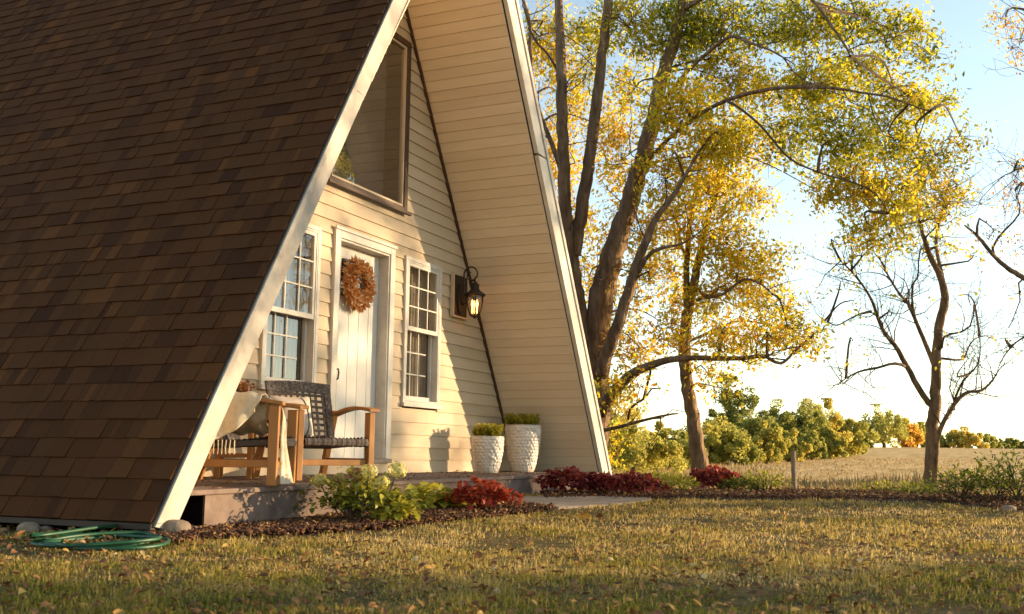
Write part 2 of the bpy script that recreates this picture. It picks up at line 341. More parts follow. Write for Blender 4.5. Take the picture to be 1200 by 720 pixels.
# ---- door
o = MB(); x0,x1,z1 = -.555,.525,2.255
o.box(x0,x0+.088,-.045,-.004,.14,z1); o.box(x1-.088,x1,-.045,-.004,.14,z1); o.box(x0+.088,x1-.088,-.045,-.004,z1-.088,z1)
o.box(x0-.012,x1+.012,-.058,-.0455,z1-.02,z1+.012)
df = o.build('door_frame', m_white, house, bevel=.004)
o = MB(); o.box(x0+.0885,x0+.105,-.03,.13,.14,z1-.09); o.box(x1-.105,x1-.0885,-.03,.13,.14,z1-.09); o.box(x0+.105,x1-.105,-.03,.13,z1-.108,z1-.09)
o.build('jamb', m_white, df)
o = MB(); o.box(x0-.01,x1+.01,-.06,.13,.098,.139); o.build('threshold', m_path, df, bevel=.004)
o = MB(); o.prism_x([(.016,.0),(-.024,.0),(-.022,.097),(.016,.097)], x0-.005, x1+.005); o.build('sill_board', m_siding, df)
d = MB(); dx0,dx1,dz0,dz1 = x0+.107,x1-.107,.142,2.143; yd = .085
wx0,wx1,wz0,wz1 = -.275,.285,1.66,2.02
edges = [dx0]+[dx0+(dx1-dx0)*k/5 for k in range(1,5)]+[dx1]
for a,b in zip(edges[:-1], edges[1:]):
    d.hexa([(a+.004,yd,dz0),(b-.004,yd,dz0),(b,yd+.04,dz0),(a,yd+.04,dz0),(a+.004,yd,wz0),(b-.004,yd,wz0),(b,yd+.04,wz0),(a,yd+.04,wz0)])
d.box(dx0,dx1,yd+.012,yd+.038,dz0,wz0)
d.box(dx0,wx0,yd,yd+.04,wz0,dz1); d.box(wx1,dx1,yd,yd+.04,wz0,dz1); d.box(wx0,wx1,yd,yd+.04,wz1,dz1)
door = d.build('door', m_door, house); door['label'] = 'white plank front door with a small divided window'
o = MB(); ring(o, wx0-.02,wx1+.02,wz0-.02,wz1+.02,.022,yd-.012,yd-.0005); 
for k in (1,2,3): xx = wx0+(wx1-wx0)*k/4; o.box(xx-.009,xx+.009,yd-.004,yd+.012,wz0,wz1)
o.box(wx0,wx1,yd-.003,yd+.011,(wz0+wz1)/2-.009,(wz0+wz1)/2+.009); dw = o.build('door_window', m_white, door, bevel=.002)
o = MB(); o.add([(wx0,yd+.016,wz0),(wx1,yd+.016,wz0),(wx1,yd+.016,wz1),(wx0,yd+.016,wz1)],[(0,1,2,3)]); o.build('pane', m_glass, dw)
o = MB(); o.box(-.337,-.297,yd-.008,yd-.0005,.83,1.03); o.tube([(-.317,yd-.01,.96),(-.317,yd-.045,.96),(-.317,yd-.052,.93),(-.317,yd-.045,.87),(-.317,yd-.01,.86)], .009, 8)
o.build('handle', m_iron, door, bevel=.002)
# ---- porch slab, slightly settled towards the front left
def dz(x, y): return -(-y/1.13)*max(0, .041-.0053*(x+4))
def dslab(o, xa, xb, ya, yb, t0, t1, n=1, jit=0):
    for k in range(n):
        a = xa+(xb-xa)*k/n; b = xa+(xb-xa)*(k+1)/n
        c = [(a,ya),(b,ya),(b,yb),(a,yb)]
        o.hexa([(x,y,dz(x,y)-t1) for x,y in c]+[(x,y,dz(x,y)-t0) for x,y in c])
    return o
o = MB(); dslab(o, -3.70, 3.72, -1.155, .05, 0, .032); pc = o.build('porch_slab', m_conc, house, bevel=.008)
o = MB(); dslab(o, -3.46, 3.70, -1.132, .05, .0325, .45); o.build('porch_riser', m_conc, pc)
o = MB(); dslab(o, -3.478, -3.462, -1.131, .04, .0325, .4); dslab(o, -3.70, -3.479, -.72, -.70, .0325, .4); o.build('void_shade_panel', m_black, pc)  # black sheets added to paint the darkness of the open void
# ================================================================== LANTERN
LX = 1.96
lan = thing('wall_lantern', 'lit bronze lantern with scroll bracket beside the right window', 'lantern', (LX, -.02, 1.96))
o = MB(); o.box(-.172,.172,-.03,-.001,-.235,.235); 
mb = o.build('mounting_block', m_iron, lan, bevel=.004)
o = MB(); ring(o, -.186,.186,-.249,.249,.02,-.045,-.0); o.build('block_trim', m_siding, mb, bevel=.003)
o = MB(); n = 20
o.add([(.085*cos(2*pi*k/n), y, .17*sin(2*pi*k/n)-.03) for y in (-.0305,-.05) for k in range(n)], [tuple(range(n)), tuple(range(2*n-1,n-1,-1))]+[(k,(k+1)%n,n+(k+1)%n,n+k) for k in range(n)])
o.build('backplate', m_iron, lan, bevel=.004)
yl = -.215
o = MB(); P = [(0,-.05,-.10),(0,-.075,-.06),(0,-.075,.10),(0,-.085,.20)]
for k in range(26):
    a = pi*.97-k/25*pi*2.35; r_ = .085*(1-.62*max(0,(k-11)/14)); P.append((0, yl+.055+ .0 + r_*cos(a)*1.0*(-1)*-1, .245+r_*sin(a)))
P = [(0,-.05,-.10),(0,-.07,-.05),(0,-.075,.06),(0,-.078,.16)]
cy, cz = -.158, .245
for k in range(34):
    t = k/33; a = radians(-15)+t*radians(470); r_ = .085*(1-.72*max(0,(t-.42)/.58)); P.append((0, cy+r_*cos(a), cz+r_*sin(a)))
o.tube(P, [.011]*4+[.0105-.005*k/33 for k in range(34)], 8); o.tube([(0,-.05,-.1),(0,-.11,-.075),(0,-.14,-.03)], .007, 8)
o.build('scroll_bracket', m_iron, lan, True)
o = MB(); o.tube([(0,yl,.215),(0,yl,.165)], .006, 8); o.tube([(0,yl+.0,.165),(0,yl-.0,.15)], .016, 10)
o.tube([(0,cy+.01,.163),(0,yl,.175),(0,yl,.160)], .007, 8)
o.lathe([(.0,.150),(.028,.148),(.032,.135),(.048,.128),(.046,.075),(.054,.068),(.060,.055),(.115,.018),(.120,.006),(.116,-.004),(.0,-.002)], 20, (0,yl,0))
o.build('cap', m_iron, lan, True)
o = MB(); prof = [(.098,-.004),(.100,-.06),(.090,-.13),(.066,-.20),(.040,-.235)]
for k in range(6):
    a = pi/6+k*pi/3; o.tube([(r_*cos(a), yl+r_*sin(a), z) for r_,z in prof], .006, 6)
o.lathe([(.0,-.262),(.012,-.258),(.016,-.245),(.046,-.238),(.044,-.228),(.0,-.226)], 16, (0,yl,0))
o.build('cage', m_iron, lan, True)
o = MB(); o.lathe([(r_*.94,z) for r_,z in prof], 20, (0,yl,0)); o.build('glass', m_lglass, lan, True)
o = MB()
for a in (.4, 2.5, 4.6):
    o.lathe([(.0,-.20),(.008,-.20),(.009,-.13),(.013,-.11),(.014,-.09),(.008,-.06),(.0,-.045)], 10, (.03*cos(a), yl+.03*sin(a), 0))
o.build('bulb', emit('lamp_glow', (1,.45,.11), 3.2), lan, True)
# ================================================================== WREATH on the door
wr = thing('wreath', 'orange and tan dried husk wreath hanging on the white front door', 'wreath', (-.085,.045,1.79))
o = MB(); o.tube([(.165*cos(a), -.02, .165*sin(a)) for a in np.linspace(0,2*pi,33)], .04, 8); o.build('base_ring', m_husk, wr, True)
o = MB(); rg = np.random.default_rng(4)
def leafquad(o, p, d, n, L, W, tone, fold=.25):
    d = d/np.linalg.norm(d); sd = np.cross(d, n); k = np.linalg.norm(sd)
    if k < 1e-5: return
    sd /= k; up = np.cross(sd, d)
    a = p; b = p+d*L*.45+sd*W/2+up*W*fold; c = p+d*L; e = p+d*L*.45-sd*W/2+up*W*fold; m_ = p+d*L*.5
    o.add([a,b,c,e,m_], [(0,1,2,4),(0,4,2,3)], tone)
for i in range(900):
    a = rg.uniform(0,2*pi); th = rg.uniform(0,2*pi); r0 = .165+.05*cos(th); y0 = -.02-.055*abs(sin(th))
    p = np.array([r0*cos(a), y0, r0*sin(a)])
    d = np.array([cos(a)*cos(th)*.9, -abs(sin(th))*.7, sin(a)*cos(th)*.9])+np.array([-sin(a),0,cos(a)])*rg.normal(.35,.5)+rg.normal(0,.25,3)+(0,0,-.2)
    leafquad(o, p, d, rg.normal(0,1,3), rg.uniform(.04,.085), rg.uniform(.016,.034), np.clip(rg.normal(.68,.26),0,1))
o.build('husk_leaves', m_husk, wr)
# ================================================================== CHAIRS
def make_chair(t):
    W, D = .622, .63; hw, hd = W/2, D/2
    for sx in (-1, 1):
        o = MB(); o.hexa([(sx*hw-.025,-hd-.03,0),(sx*hw+.025,-hd-.03,0),(sx*hw+.025,-hd+.03,0),(sx*hw-.025,-hd+.03,0),(sx*hw-.025,-hd-.034,.515),(sx*hw+.025,-hd-.034,.515),(sx*hw+.025,-hd+.034,.515),(sx*hw-.025,-hd+.034,.515)])
        o.build('leg', m_wood, t, bevel=.005)
        o = MB(); o.bar((sx*(hw-.01),hd+.02,0),(sx*(hw-.01),hd-.14,.54),.05,.045,(0,1,.3)); o.build('leg', m_wood, t, bevel=.005)
        o = MB(); ys = np.linspace(-hd-.06, hd-.03, 12)   # gently arched arm
        v = []
        for y in ys:
            q = (y+hd+.06)/(2*hd+.03); z = .518+.030*sin(pi*min(1,q*1.15))-.035*q*q; wd = .045-.012*q
            v += [(sx*hw-wd,y,z),(sx*hw+wd,y,z),(sx*hw+wd,y,z+.026),(sx*hw-wd,y,z+.026)]
        f = [(0,1,2,3),tuple(range(len(v)-1,len(v)-5,-1))]+[(i*4+k,(i+1)*4+k,(i+1)*4+(k+1)%4,i*4+(k+1)%4) for i in range(11) for k in range(4)]
        o.add(v, f); o.build('arm', m_wood, t, bevel=.005)
        o = MB(); o.box(sx*hw-.014,sx*hw+.014,-hd+.031,hd+.0,.115,.165); o.build('side_stretcher', m_wood, t, bevel=.004)
    o = MB(); o.box(-hw+.026,hw-.026,-hd+.0,-hd+.03,.11,.155); o.build('front_stretcher', m_wood, t, bevel=.004)
    # woven seat: a slung cushion-like rope surface with a rolled front lip
    o = MB(); nx, ny = 34, 30
    def seat(u, v_):
        x = (u-.5)*(W-.06); y = -hd-.01+v_*(D-.08); z = .315-.035*v_-.02*sin(pi*v_)+.012*(2*u-1)**2
        return np.array([x,y,z])
    v=[];f=[];
    for j in range(ny+1):
        for i in range(nx+1):
            p = seat(i/nx,j/ny); p[2] += .006*(((i+j)%2)*2-1); v.append(p)
    for j in range(ny):
        for i in range(nx):
            k=j*(nx+1)+i; f.append((k,k+1,k+nx+2,k+nx+1))
    for k,q in enumerate(f): o.add([v[a] for a in q], [(0,1,2,3)], .25+.5*((k*7919)%13)/13)
    lo = [(-hw+.03,-hd-.015),(hw-.03,-hd-.015),(hw-.03,hd-.09),(-hw+.03,hd-.09)]
    o.hexa([(x,y,.265-.035*(y+hd)/D) for x,y in lo]+[(x,y,.30-.035*(y+hd)/D) for x,y in lo], .2)
    
    for k in range(26):
        xa=-hw+.035+(W-.07)*k/26; o.tube([(xa,-hd-.012,.282),(xa+(W-.07)/26,-hd-.012,.282)],.030+.003*(k%2),7,.2+.6*((k*5)%7)/7)
    o.build('seat', m_rope, t)
    # woven back: rim bands and crossing strands with open holes
    def bk(u, h):   # u across -1..1, h 0..1 up
        wd = (hw-.055)+.02*h; return np.array([u*wd, hd-.20+.15*h-.03*cos(u*pi/2)*0+ .03*(1-u*u), .27+.485*h+.015*(1-u*u)*h])
    o = MB()
    N = 10
    for i in range(N+1):
        u=-1+2*i/N; 
        for off in (-.0055,.0055): o.tube([bk(u,h)+np.array([off,.004*(-1)**int(h*24+i),0]) for h in np.linspace(0,1,13)], .0062, 5, .3+.4*random.random())
    for j in range(9):
        h=j/10.6+.03
        for off in (-.0055,.0055): o.tube([bk(u,h)+np.array([0,-.004*(-1)**int((u+1)*13+j),off]) for u in np.linspace(-1,1,14)], .0060, 5, .3+.4*random.random())
    def band(us, hs):
        for a,b in zip(us[:-1],us[1:]):
            for c,d_ in zip(hs[:-1],hs[1:]):
                q=[bk(a,c),bk(b,c),bk(b,d_),bk(a,d_)]; up=np.array([0,-.012,0]); dn=np.array([0,.012,0])
                j=(int(round((a+1)*23))+int(round(c*40)))%2; o.hexa([p+dn for p in q]+[p+up*(1+.4*j) for p in q], .2+.6*random.random())
    band(np.linspace(-1,1,30), np.linspace(.82,1,9)); band(np.linspace(-1.05,-.86,4), np.linspace(0,1,30)); band(np.linspace(.86,1.05,4), np.linspace(0,1,30))
    o.build('backrest', m_rope, t)
    o = MB(); o.box(-hw+.02,hw-.02,hd-.17,hd-.13,.24,.275); o.build('rear_rail', m_wood, t, bevel=.004)
GCH = 'lounge chairs on the porch'
ch1 = thing('lounge_chair', 'wooden lounge chair with dark woven back turned towards the steps, pillow on its seat', 'chair', (-1.69,-.66,dz(-1.69,-.6)), radians(-24), GCH); make_chair(ch1)
c2 = (-2.735,-.765); y2 = radians(25)
ch2 = ch1.copy(); COL.objects.link(ch2); ch2.location = (*c2, dz(*c2)-.004); ch2.rotation_euler = (0,0,y2)
ch2['label'] = 'side-on wooden lounge chair by the rake board with a cream throw over its arm'
for c in list(ch1.children):
    q = c.copy(); COL.objects.link(q); q.parent = ch2
# ---- pillow on chair 1
pl = thing('pillow', 'beige square pillow with dark stripe propped on the woven chair', 'pillow', (-1.69,-.66,dz(-1.69,-.6)), radians(-24))
n = 18; v=[]; 
def pil(u, w, s_):
    e = (1-abs(u)**3.2)*(1-abs(w)**3.2); th = .075*max(e,0)**.55; k = 1-.06*(1-abs(u))*abs(w)
    x = u*.172*(1-.05*(1-abs(w))); z = w*.165*(1-.05*(1-abs(u)))
    return np.array([-.195+x, -.01+.28*z+s_*th*.96, .472+z*.96])
o = MB()
for s_ in (-1,1):
    v=[pil(-1+2*i/n,-1+2*j/n,s_) for j in range(n+1) for i in range(n+1)]
    f=[(j*(n+1)+i,j*(n+1)+i+1,(j+1)*(n+1)+i+1,(j+1)*(n+1)+i) for j in range(n) for i in range(n)]
    o.add(v, f if s_<0 else [q[::-1] for q in f])
o.build('cushion', m_pillow, pl, True)
o = MB(); o.tube([pil(.45+.2*sin((w+1)*1.5), w, -1)+np.array([0,-.003,0]) for w in np.linspace(-.98,.98,20)], .004, 5)
o.build('stripe', m_pipe, pl, True)
# ---- blanket over the near arm of chair 2 (chair coordinates)
bl = thing('throw_blanket', 'cream knitted throw draped over the chair arm and down to the porch floor', 'blanket', (*c2, dz(*c2)), y2)
def cr(P, t):    # Catmull-Rom through points
    P=np.asarray(P,float); m=len(P)-1; s_=min(max(t,0),.99999)*m; i=int(s_); f=s_-i
    p=[P[max(0,min(m,i+k))] for k in (-1,0,1,2)]
    return .5*((2*p[1])+(p[2]-p[0])*f+(2*p[0]-5*p[1]+4*p[2]-p[3])*f*f+(3*p[1]-p[0]-3*p[2]+p[3])*f**3)
def sheet(o, rows, nu, nv, wav):
    g=[]
    for a in range(nu+1):
        cps=[cr([r_[k] for r_ in rows], a/nu) for k in range(len(rows[0]))]
        for b in range(nv+1): g.append(cr(cps, b/nv)+wav(a/nu,b/nv))
    f=[(a*(nv+1)+b,(a+1)*(nv+1)+b,(a+1)*(nv+1)+b+1,a*(nv+1)+b+1) for a in range(nu) for b in range(nv)]
    o.add(g,f,.5)
hx=-.311; o=MB()
rows=[ # rear -> front ; near hem, outer side, arm outer, arm inner, inner drop, seat
 [(hx-.13,.36,.27),(hx-.10,.33,.42),(hx-.055,.28,.575),(hx+.045,.27,.60),(hx+.09,.25,.45),(-.05,.22,.36)],
 [(hx-.14,.16,.275),(hx-.10,.16,.43),(hx-.056,.14,.59),(hx+.045,.14,.60),(hx+.09,.12,.42),(-.02,.10,.335)],
 [(hx-.12,.02,.295),(hx-.09,.01,.44),(hx-.054,-.02,.583),(hx+.045,-.02,.59),(hx+.08,-.03,.42),(-.02,-.03,.335)],
 [(hx-.10,-.10,.36),(hx-.08,-.12,.47),(hx-.052,-.15,.578),(hx+.045,-.16,.585),(hx+.08,-.16,.42),(-.02,-.16,.335)],
 [(hx-.07,-.20,.47),(hx-.06,-.215,.53),(hx-.050,-.235,.57),(hx+.045,-.25,.577),(hx+.08,-.25,.43),(-.02,-.25,.34)],
]
sheet(o, rows, 46, 40, lambda a,b: np.array([-.016*sin(a*19+b*4)*max(0,1-b*3.2), .008*sin(b*17), .007*sin(a*23+b*6)*(.4+b)]))
rows=[
 [(hx+.035,-.22,.582),(hx+.04,-.347,.50),(hx+.04,-.350,.30),(hx+.03,-.356,.12),(hx+.01,-.366,.006)],
 [(hx+.07,-.20,.55),(hx+.07,-.352,.47),(hx+.08,-.368,.28),(hx+.08,-.388,.12),(hx+.07,-.405,.006)],
 [(hx+.10,-.19,.50),(hx+.10,-.347,.42),(hx+.11,-.362,.25),(hx+.12,-.380,.12),(hx+.12,-.392,.008)],
 [(hx+.13,-.18,.44),(hx+.13,-.345,.38),(hx+.15,-.372,.25),(hx+.17,-.395,.12),(hx+.18,-.418,.010)],
]
sheet(o, rows, 40, 44, lambda a,b: np.array([.0,-.010*sin(a*19)*min(1,b*1.4)*min(1,.25+b),0]))
bo = o.build('cloth', m_blanket, bl, True); sm = bo.modifiers.new('thick','SOLIDIFY'); sm.thickness=.006
# fringe cords hanging under the hem
o=MB()
for k in range(16):
    a=.15+.4*k/16; x=hx-.13; y=.30-.42*k/16; z=.285
    o.tube([(x,y,z),(x-.004,y+.004*sin(k*5),z-.05),(x,y,z-.09)], .0035, 4)
o.build('fringe', m_blanket, bl)
# ---- plant stand with dried bloom ornament behind the chair
st=(-2.16,-.30); ps = thing('plant_stand','slim four-legged wooden stand against the wall between the two chairs','stand',(*st,dz(*st)),radians(33))
for sx in (-1,1):
    for sy in (-1,1):
        o=MB(); o.box(sx*.115-.019,sx*.115+.019,sy*.115-.019,sy*.115+.019,0,.55); o.build('leg',m_wood,ps,bevel=.004)
for k,(a,b) in enumerate((((-.096,-.115),(.096,-.115)),((-.096,.115),(.096,.115)),((-.115,-.096),(-.115,.096)),((.115,-.096),(.115,.096)))):
    o=MB(); o.bar((*a,.17),(*b,.17),.02,.03); o.build('stretcher',m_wood,ps,bevel=.003)
o=MB(); o.box(-.15,.15,-.15,.15,.551,.572); o.build('top',m_wood,ps,bevel=.004)
og = thing('dried_bouquet','rust-brown bunch of dried blooms standing behind the cream blanket','dried bouquet',(st[0]+.0,st[1],dz(*st)+.573))
o=MB(); o.lathe([(.0,0),(.045,0),(.06,.03),(.05,.06),(.036,.07),(.0,.069)],16); o.build('bowl',m_iron,og,True)
o=MB(); rg=np.random.default_rng(9)
for k in range(26):
    c=np.array([rg.normal(0,.045),rg.normal(0,.045),.075+abs(rg.normal(0,.035))]); 
    for q in range(26):
        d_=rg.normal(0,1,3); d_/=np.linalg.norm(d_); leafquad(o,c+d_*.006,d_,rg.normal(0,1,3),.026,.016,np.clip(rg.normal(.5,.25),0,1))
o.build('blooms',m_orna,og)
# ================================================================== PLANTERS
def planter(x, y, rt, rb, h, label, plabel, seed, amp):
    p = thing('planter', label, 'planter', (x,y,dz(x,y)), 0, 'cream textured planters')
    nz_, na = 100, 150; V=[];F=[]
    A=np.linspace(0,2*pi,na,endpoint=False); Z=np.linspace(0,1,nz_+1)
    prof=lambda t: rb+(rt-rb)*np.sin(np.clip(t,0,1)*pi/2)**.85
    rows=max(8,int(h/.034)); cols=max(10,int(2*pi*rt/.046)); cw=2*pi/cols; rg=np.random.default_rng(seed); jit=rg.uniform(-.18,.18,(rows+2,cols,2)); ja=rg.uniform(.6,1.2,(rows+2,cols))
    for z in Z:
        r_=prof(z); row=z*rows; best=np.zeros(na)
        for dr in (-1,0,1):
            ri=int(row)+dr
            if ri<0 or ri>rows: continue
            sh=(ri%2)*.5
            for dc in (0,1):
                cidx=(np.floor(A/cw-sh).astype(int)+dc)
                cc=cidx%cols
                du=(A/cw-sh-cidx-jit[ri,cc,0]); dv=(row-ri-.5-jit[ri,cc,1])
                q=1-(du/.56)**2-(dv/.66)**2
                best=np.maximum(best,np.sqrt(np.clip(q,0,1))*ja[ri,cc])
        fade=min(1,max(0,(1-z)*22))*min(1,z*16)
        rr=r_+amp*best*fade
        V+= [(rr[k]*cos(A[k]),rr[k]*sin(A[k]),z*h) for k in range(na)]
    F=[(i*na+k,i*na+(k+1)%na,(i+1)*na+(k+1)%na,(i+1)*na+k) for i in range(nz_) for k in range(na)]
    npmesh('pot',V,F,np.full(len(F),.5),m_pot,p,True)
    o=MB(); o.lathe([(rt-.001,h-.004),(rt+.006,h+.002),(rt+.004,h+.010),(rt-.014,h+.010),(rt-.020,h-.05)],40); o.build('rim',m_pot,p,True)
    o=MB(); o.lathe([(rt-.012,h-.028),(.0,h-.018)],30); o.build('soil',m_soil,p,True)
    pt = thing('potted_sedum', plabel, 'plant', (x,y,dz(x,y)+h-.02), 0, 'sedums in the planters')
    rg=np.random.default_rng(seed+50); so=MB(); o=MB()
    for k in range(60):
        a=rg.uniform(0,2*pi); r_=rt*.86*math.sqrt(rg.uniform(0,1)); b=np.array([r_*cos(a),r_*sin(a),0]); tip=b*1.12+np.array([rg.normal(0,.015),rg.normal(0,.015),rg.uniform(.07,.155)])
        so.tube([b,(b+tip)/2+(0,0,.01),tip],.0035,4)
        for q in range(26):
            t=rg.uniform(.35,1.05); c=b+(tip-b)*t; an=rg.uniform(0,2*pi); d_=np.array([cos(an),sin(an),rg.uniform(.1,.9)])
            leafquad(o,c,d_,np.array([0,0,1.])+rg.normal(0,.2,3),rg.uniform(.028,.046),rg.uniform(.020,.030),np.clip(rg.normal(.28+.42*t,.18),0,1))
    so.build('stems',m_sed,pt); o.build('leaves',m_sed,pt)
planter(1.95,-.43,.172,.105,.385,'smaller cream pebble-textured planter nearer the door','yellow-green sedum growing in the smaller planter',3,.010)
planter(2.95,-.41,.207,.125,.535,'taller cream pebble-textured planter nearer the sloping soffit','yellow-green sedum growing in the taller planter',8,.012)
# ================================================================== GROUND (one sheet to the horizon)
def poly_px(pts): return np.array([gpx(*p)[:2] for p in pts])
def inpoly(P, x, y):
    x=np.asarray(x); y=np.asarray(y); ins=np.zeros(x.shape,bool); n=len(P)
    for i in range(n):
        x1,y1=P[i]; x2,y2=P[(i+1)%n]
        c=((y1>y)!=(y2>y)); ins^= c&(x < (x2-x1)*(y-y1)/np.where(y2==y1,1e-9,y2-y1)+x1)
    return ins
bedA = np.vstack([poly_px([(196,640),(240,635),(300,632),(350,629),(400,626),(450,622),(500,616),(560,609),(610,604),(645,601),(652,598)]), poly_px([(602,594),(590,584)]), [(1.2,-1.1),(-3.9,-1.0),(-4.1,-1.5)]])
bedB = np.vstack([poly_px([(640,586),(700,585),(760,586),(800,586),(880,586),(945,586.5),(1010,587),(1080,589),(1140,594),(1210,603)]), poly_px([(1210,588),(1120,580),(1040,578),(960,577),(880,576),(790,577)]), [(4.3,-1.2),(1.8,-1.1)]])
pathP = np.vstack([poly_px([(585,585),(600,594),(655,597),(720,593),(762,588),(764,585),(700,583.5),(640,583.5)])])
def gnoise(x, y, f, s):
    r=np.random.default_rng(s); a=np.zeros(np.shape(x))
    for k in range(7):
        th=r.uniform(0,2*pi); q=f*r.uniform(.5,1.9); a+=np.sin(q*(x*cos(th)+y*sin(th))+r.uniform(0,6)+1.2*np.sin(q*.7*(y*cos(th)-x*sin(th))+r.uniform(0,6)))
    return a/7*1.3
rad=np.concatenate([np.linspace(.4,12,90),np.geomspace(12.15,800,110)]); na=280
th=np.linspace(0,2*pi,na,endpoint=False)
gx=CAM[0]+rad[:,None]*np.cos(th); gy=CAM[1]+rad[:,None]*np.sin(th); gz=zg(gx,gy)
V=np.stack([gx,gy,gz],-1).reshape(-1,3)
V=np.vstack([V,[[CAM[0],CAM[1],float(zg(CAM[0],CAM[1]))]]])
i,k=np.meshgrid(np.arange(len(rad)-1),np.arange(na),indexing='ij'); k2=(k+1)%na
F=np.stack([i*na+k,(i+1)*na+k,(i+1)*na+k2,i*na+k2],-1).reshape(-1,4)
c0=len(V)-1; kk=np.arange(0,na,2); Fc=np.stack([np.full(len(kk),c0),kk,(kk+1)%na,(kk+2)%na],-1)
F=np.vstack([F,Fc]); ctr=V[F].mean(1); d_=(ctr[:,:2]-CAM[:2])@F2
def ground_mat():
    m=bpy.data.materials.new('ground_soil_and_stubble'); m.use_nodes=True; nt=m.node_tree; N=nt.nodes; K=nt.links; b=N['Principled BSDF']
    tc=N.new('ShaderNodeTexCoord'); at_=N.new('ShaderNodeAttribute'); at_.attribute_name='tone'
    n1=N.new('ShaderNodeTexNoise'); n1.inputs['Scale'].default_value=9; n1.inputs['Detail'].default_value=9; n1.inputs['Roughness'].default_value=.75
    K.new(tc.outputs['Object'],n1.inputs['Vector'])
    mp=N.new('ShaderNodeMapping'); mp.inputs['Rotation'].default_value=(0,0,.5); mp.inputs['Scale'].default_value=(.25,1.3,1); K.new(tc.outputs['Object'],mp.inputs['Vector'])
    n2=N.new('ShaderNodeTexNoise'); n2.inputs['Scale'].default_value=.9; n2.inputs['Detail'].default_value=10; n2.inputs['Roughness'].default_value=.72; K.new(mp.outputs[0],n2.inputs['Vector'])
    r1=ramp(nt,[(.3,(.055,.045,.018)),(.5,(.13,.10,.040)),(.7,(.22,.16,.07))]); K.new(n1.outputs['Fac'],r1.inputs['Fac'])
    r2=ramp(nt,[(.28,(.28,.17,.06)),(.45,(.54,.34,.13)),(.58,(.66,.45,.195)),(.75,(.74,.54,.27))]); K.new(n2.outputs['Fac'],r2.inputs['Fac'])
    mx=N.new('ShaderNodeMix'); mx.data_type='RGBA'; K.new(at_.outputs['Fac'],mx.inputs[0]); K.new(r1.outputs[0],mx.inputs[6]); K.new(r2.outputs[0],mx.inputs[7])
    K.new(mx.outputs[2],b.inputs['Base Color']); b.inputs['Roughness'].default_value=1; b.inputs['Specular IOR Level'].default_value=.05
    bp=N.new('ShaderNodeBump'); bp.inputs['Strength'].default_value=.7; bp.inputs['Distance'].default_value=.04; K.new(n1.outputs['Fac'],bp.inputs['Height']); K.new(bp.outputs[0],b.inputs['Normal'])
    return m
tag(npmesh('ground',V,F,sstep(17,24,d_),ground_mat(),None,True),kind='structure')
# path slab beside the porch
def flat(name, P, mat, h, th_=.05, res=None):
    o=MB(); n=len(P); top=[(x,y,float(zg(x,y))+h) for x,y in P]; bot=[(x,y,z-th_) for x,y,z in top]
    o.add(bot+top,[tuple(range(n-1,-1,-1)),tuple(range(n,2*n))]+[(i,(i+1)%n,n+(i+1)%n,n+i) for i in range(n)]); return o.build(name,mat)
tag(flat('path',pathP,m_path,.018,.08),kind='structure')
# mulch: soil sheet plus loose chips
def grid_in(P, step):
    x0,y0=P.min(0); x1,y1=P.max(0); return np.meshgrid(np.arange(x0,x1+step,step),np.arange(y0,y1+step,step),indexing='ij')
def scatter(P, n, rg):
    x0,y0=P.min(0); x1,y1=P.max(0); out=[]
    while sum(map(len,out))<n:
        q=rg.uniform((x0,y0),(x1,y1),(n*2,2)); out.append(q[inpoly(P,q[:,0],q[:,1])])
    return np.vstack(out)[:n]
def bed(P, name, step):
    X,Y=grid_in(P,step); z=zg(X,Y); ins=inpoly(P,X,Y)
    dist=np.full(X.shape,9.)
    for a,b in zip(P,np.roll(P,-1,0)):
        ab=b-a; t=np.clip(((X-a[0])*ab[0]+(Y-a[1])*ab[1])/(ab@ab),0,1); dist=np.minimum(dist,np.hypot(X-a[0]-t*ab[0],Y-a[1]-t*ab[1]))
    sd=np.where(ins,dist,-dist)
    z=z+.022*sstep(-.02,.30,sd)-.02*(1-sstep(-.15,.02,sd))+.018*gnoise(X,Y,14,3)*(sd>0)
    nx,ny=X.shape; V=np.stack([X,Y,z],-1).reshape(-1,3); i,j=np.meshgrid(np.arange(nx-1),np.arange(ny-1),indexing='ij')
    F=np.stack([i*ny+j,(i+1)*ny+j,(i+1)*ny+j+1,i*ny+j+1],-1).reshape(-1,4); keep=sd.reshape(-1)[F].max(1)>-.08
    return tag(npmesh(name,V,F[keep],np.full(keep.sum(),.5),m_mulch,None,True),kind='structure')
bed(bedA,'mulch_bed',.05); bed(bedB,'mulch_bed',.09)
def frames(n, rg, tilt):
    """random local axes: a along, b across, c normal"""
    az=rg.uniform(0,2*pi,n); a=np.stack([np.cos(az),np.sin(az),rg.normal(0,tilt,n)],1); a/=np.linalg.norm(a,axis=1)[:,None]
    up=np.stack([rg.normal(0,tilt,n),rg.normal(0,tilt,n),np.ones(n)],1); b=np.cross(up,a); b/=np.linalg.norm(b,axis=1)[:,None]
    return a,b,np.cross(a,b)
def cat(*A): return np.concatenate(A)
def quads(P, a, b, L, W, c=None, fold=0):
    """kite leaves: base P, along a, across b"""
    n=len(P); L=np.broadcast_to(L,n)[:,None]; W=np.broadcast_to(W,n)[:,None]
    f=0 if c is None else c*W*fold
    V=np.stack([P, P+a*L*.42+b*W/2+f, P+a*L, P+a*L*.42-b*W/2+f],1).reshape(-1,3); F=np.arange(4*n).reshape(-1,4); return V,F
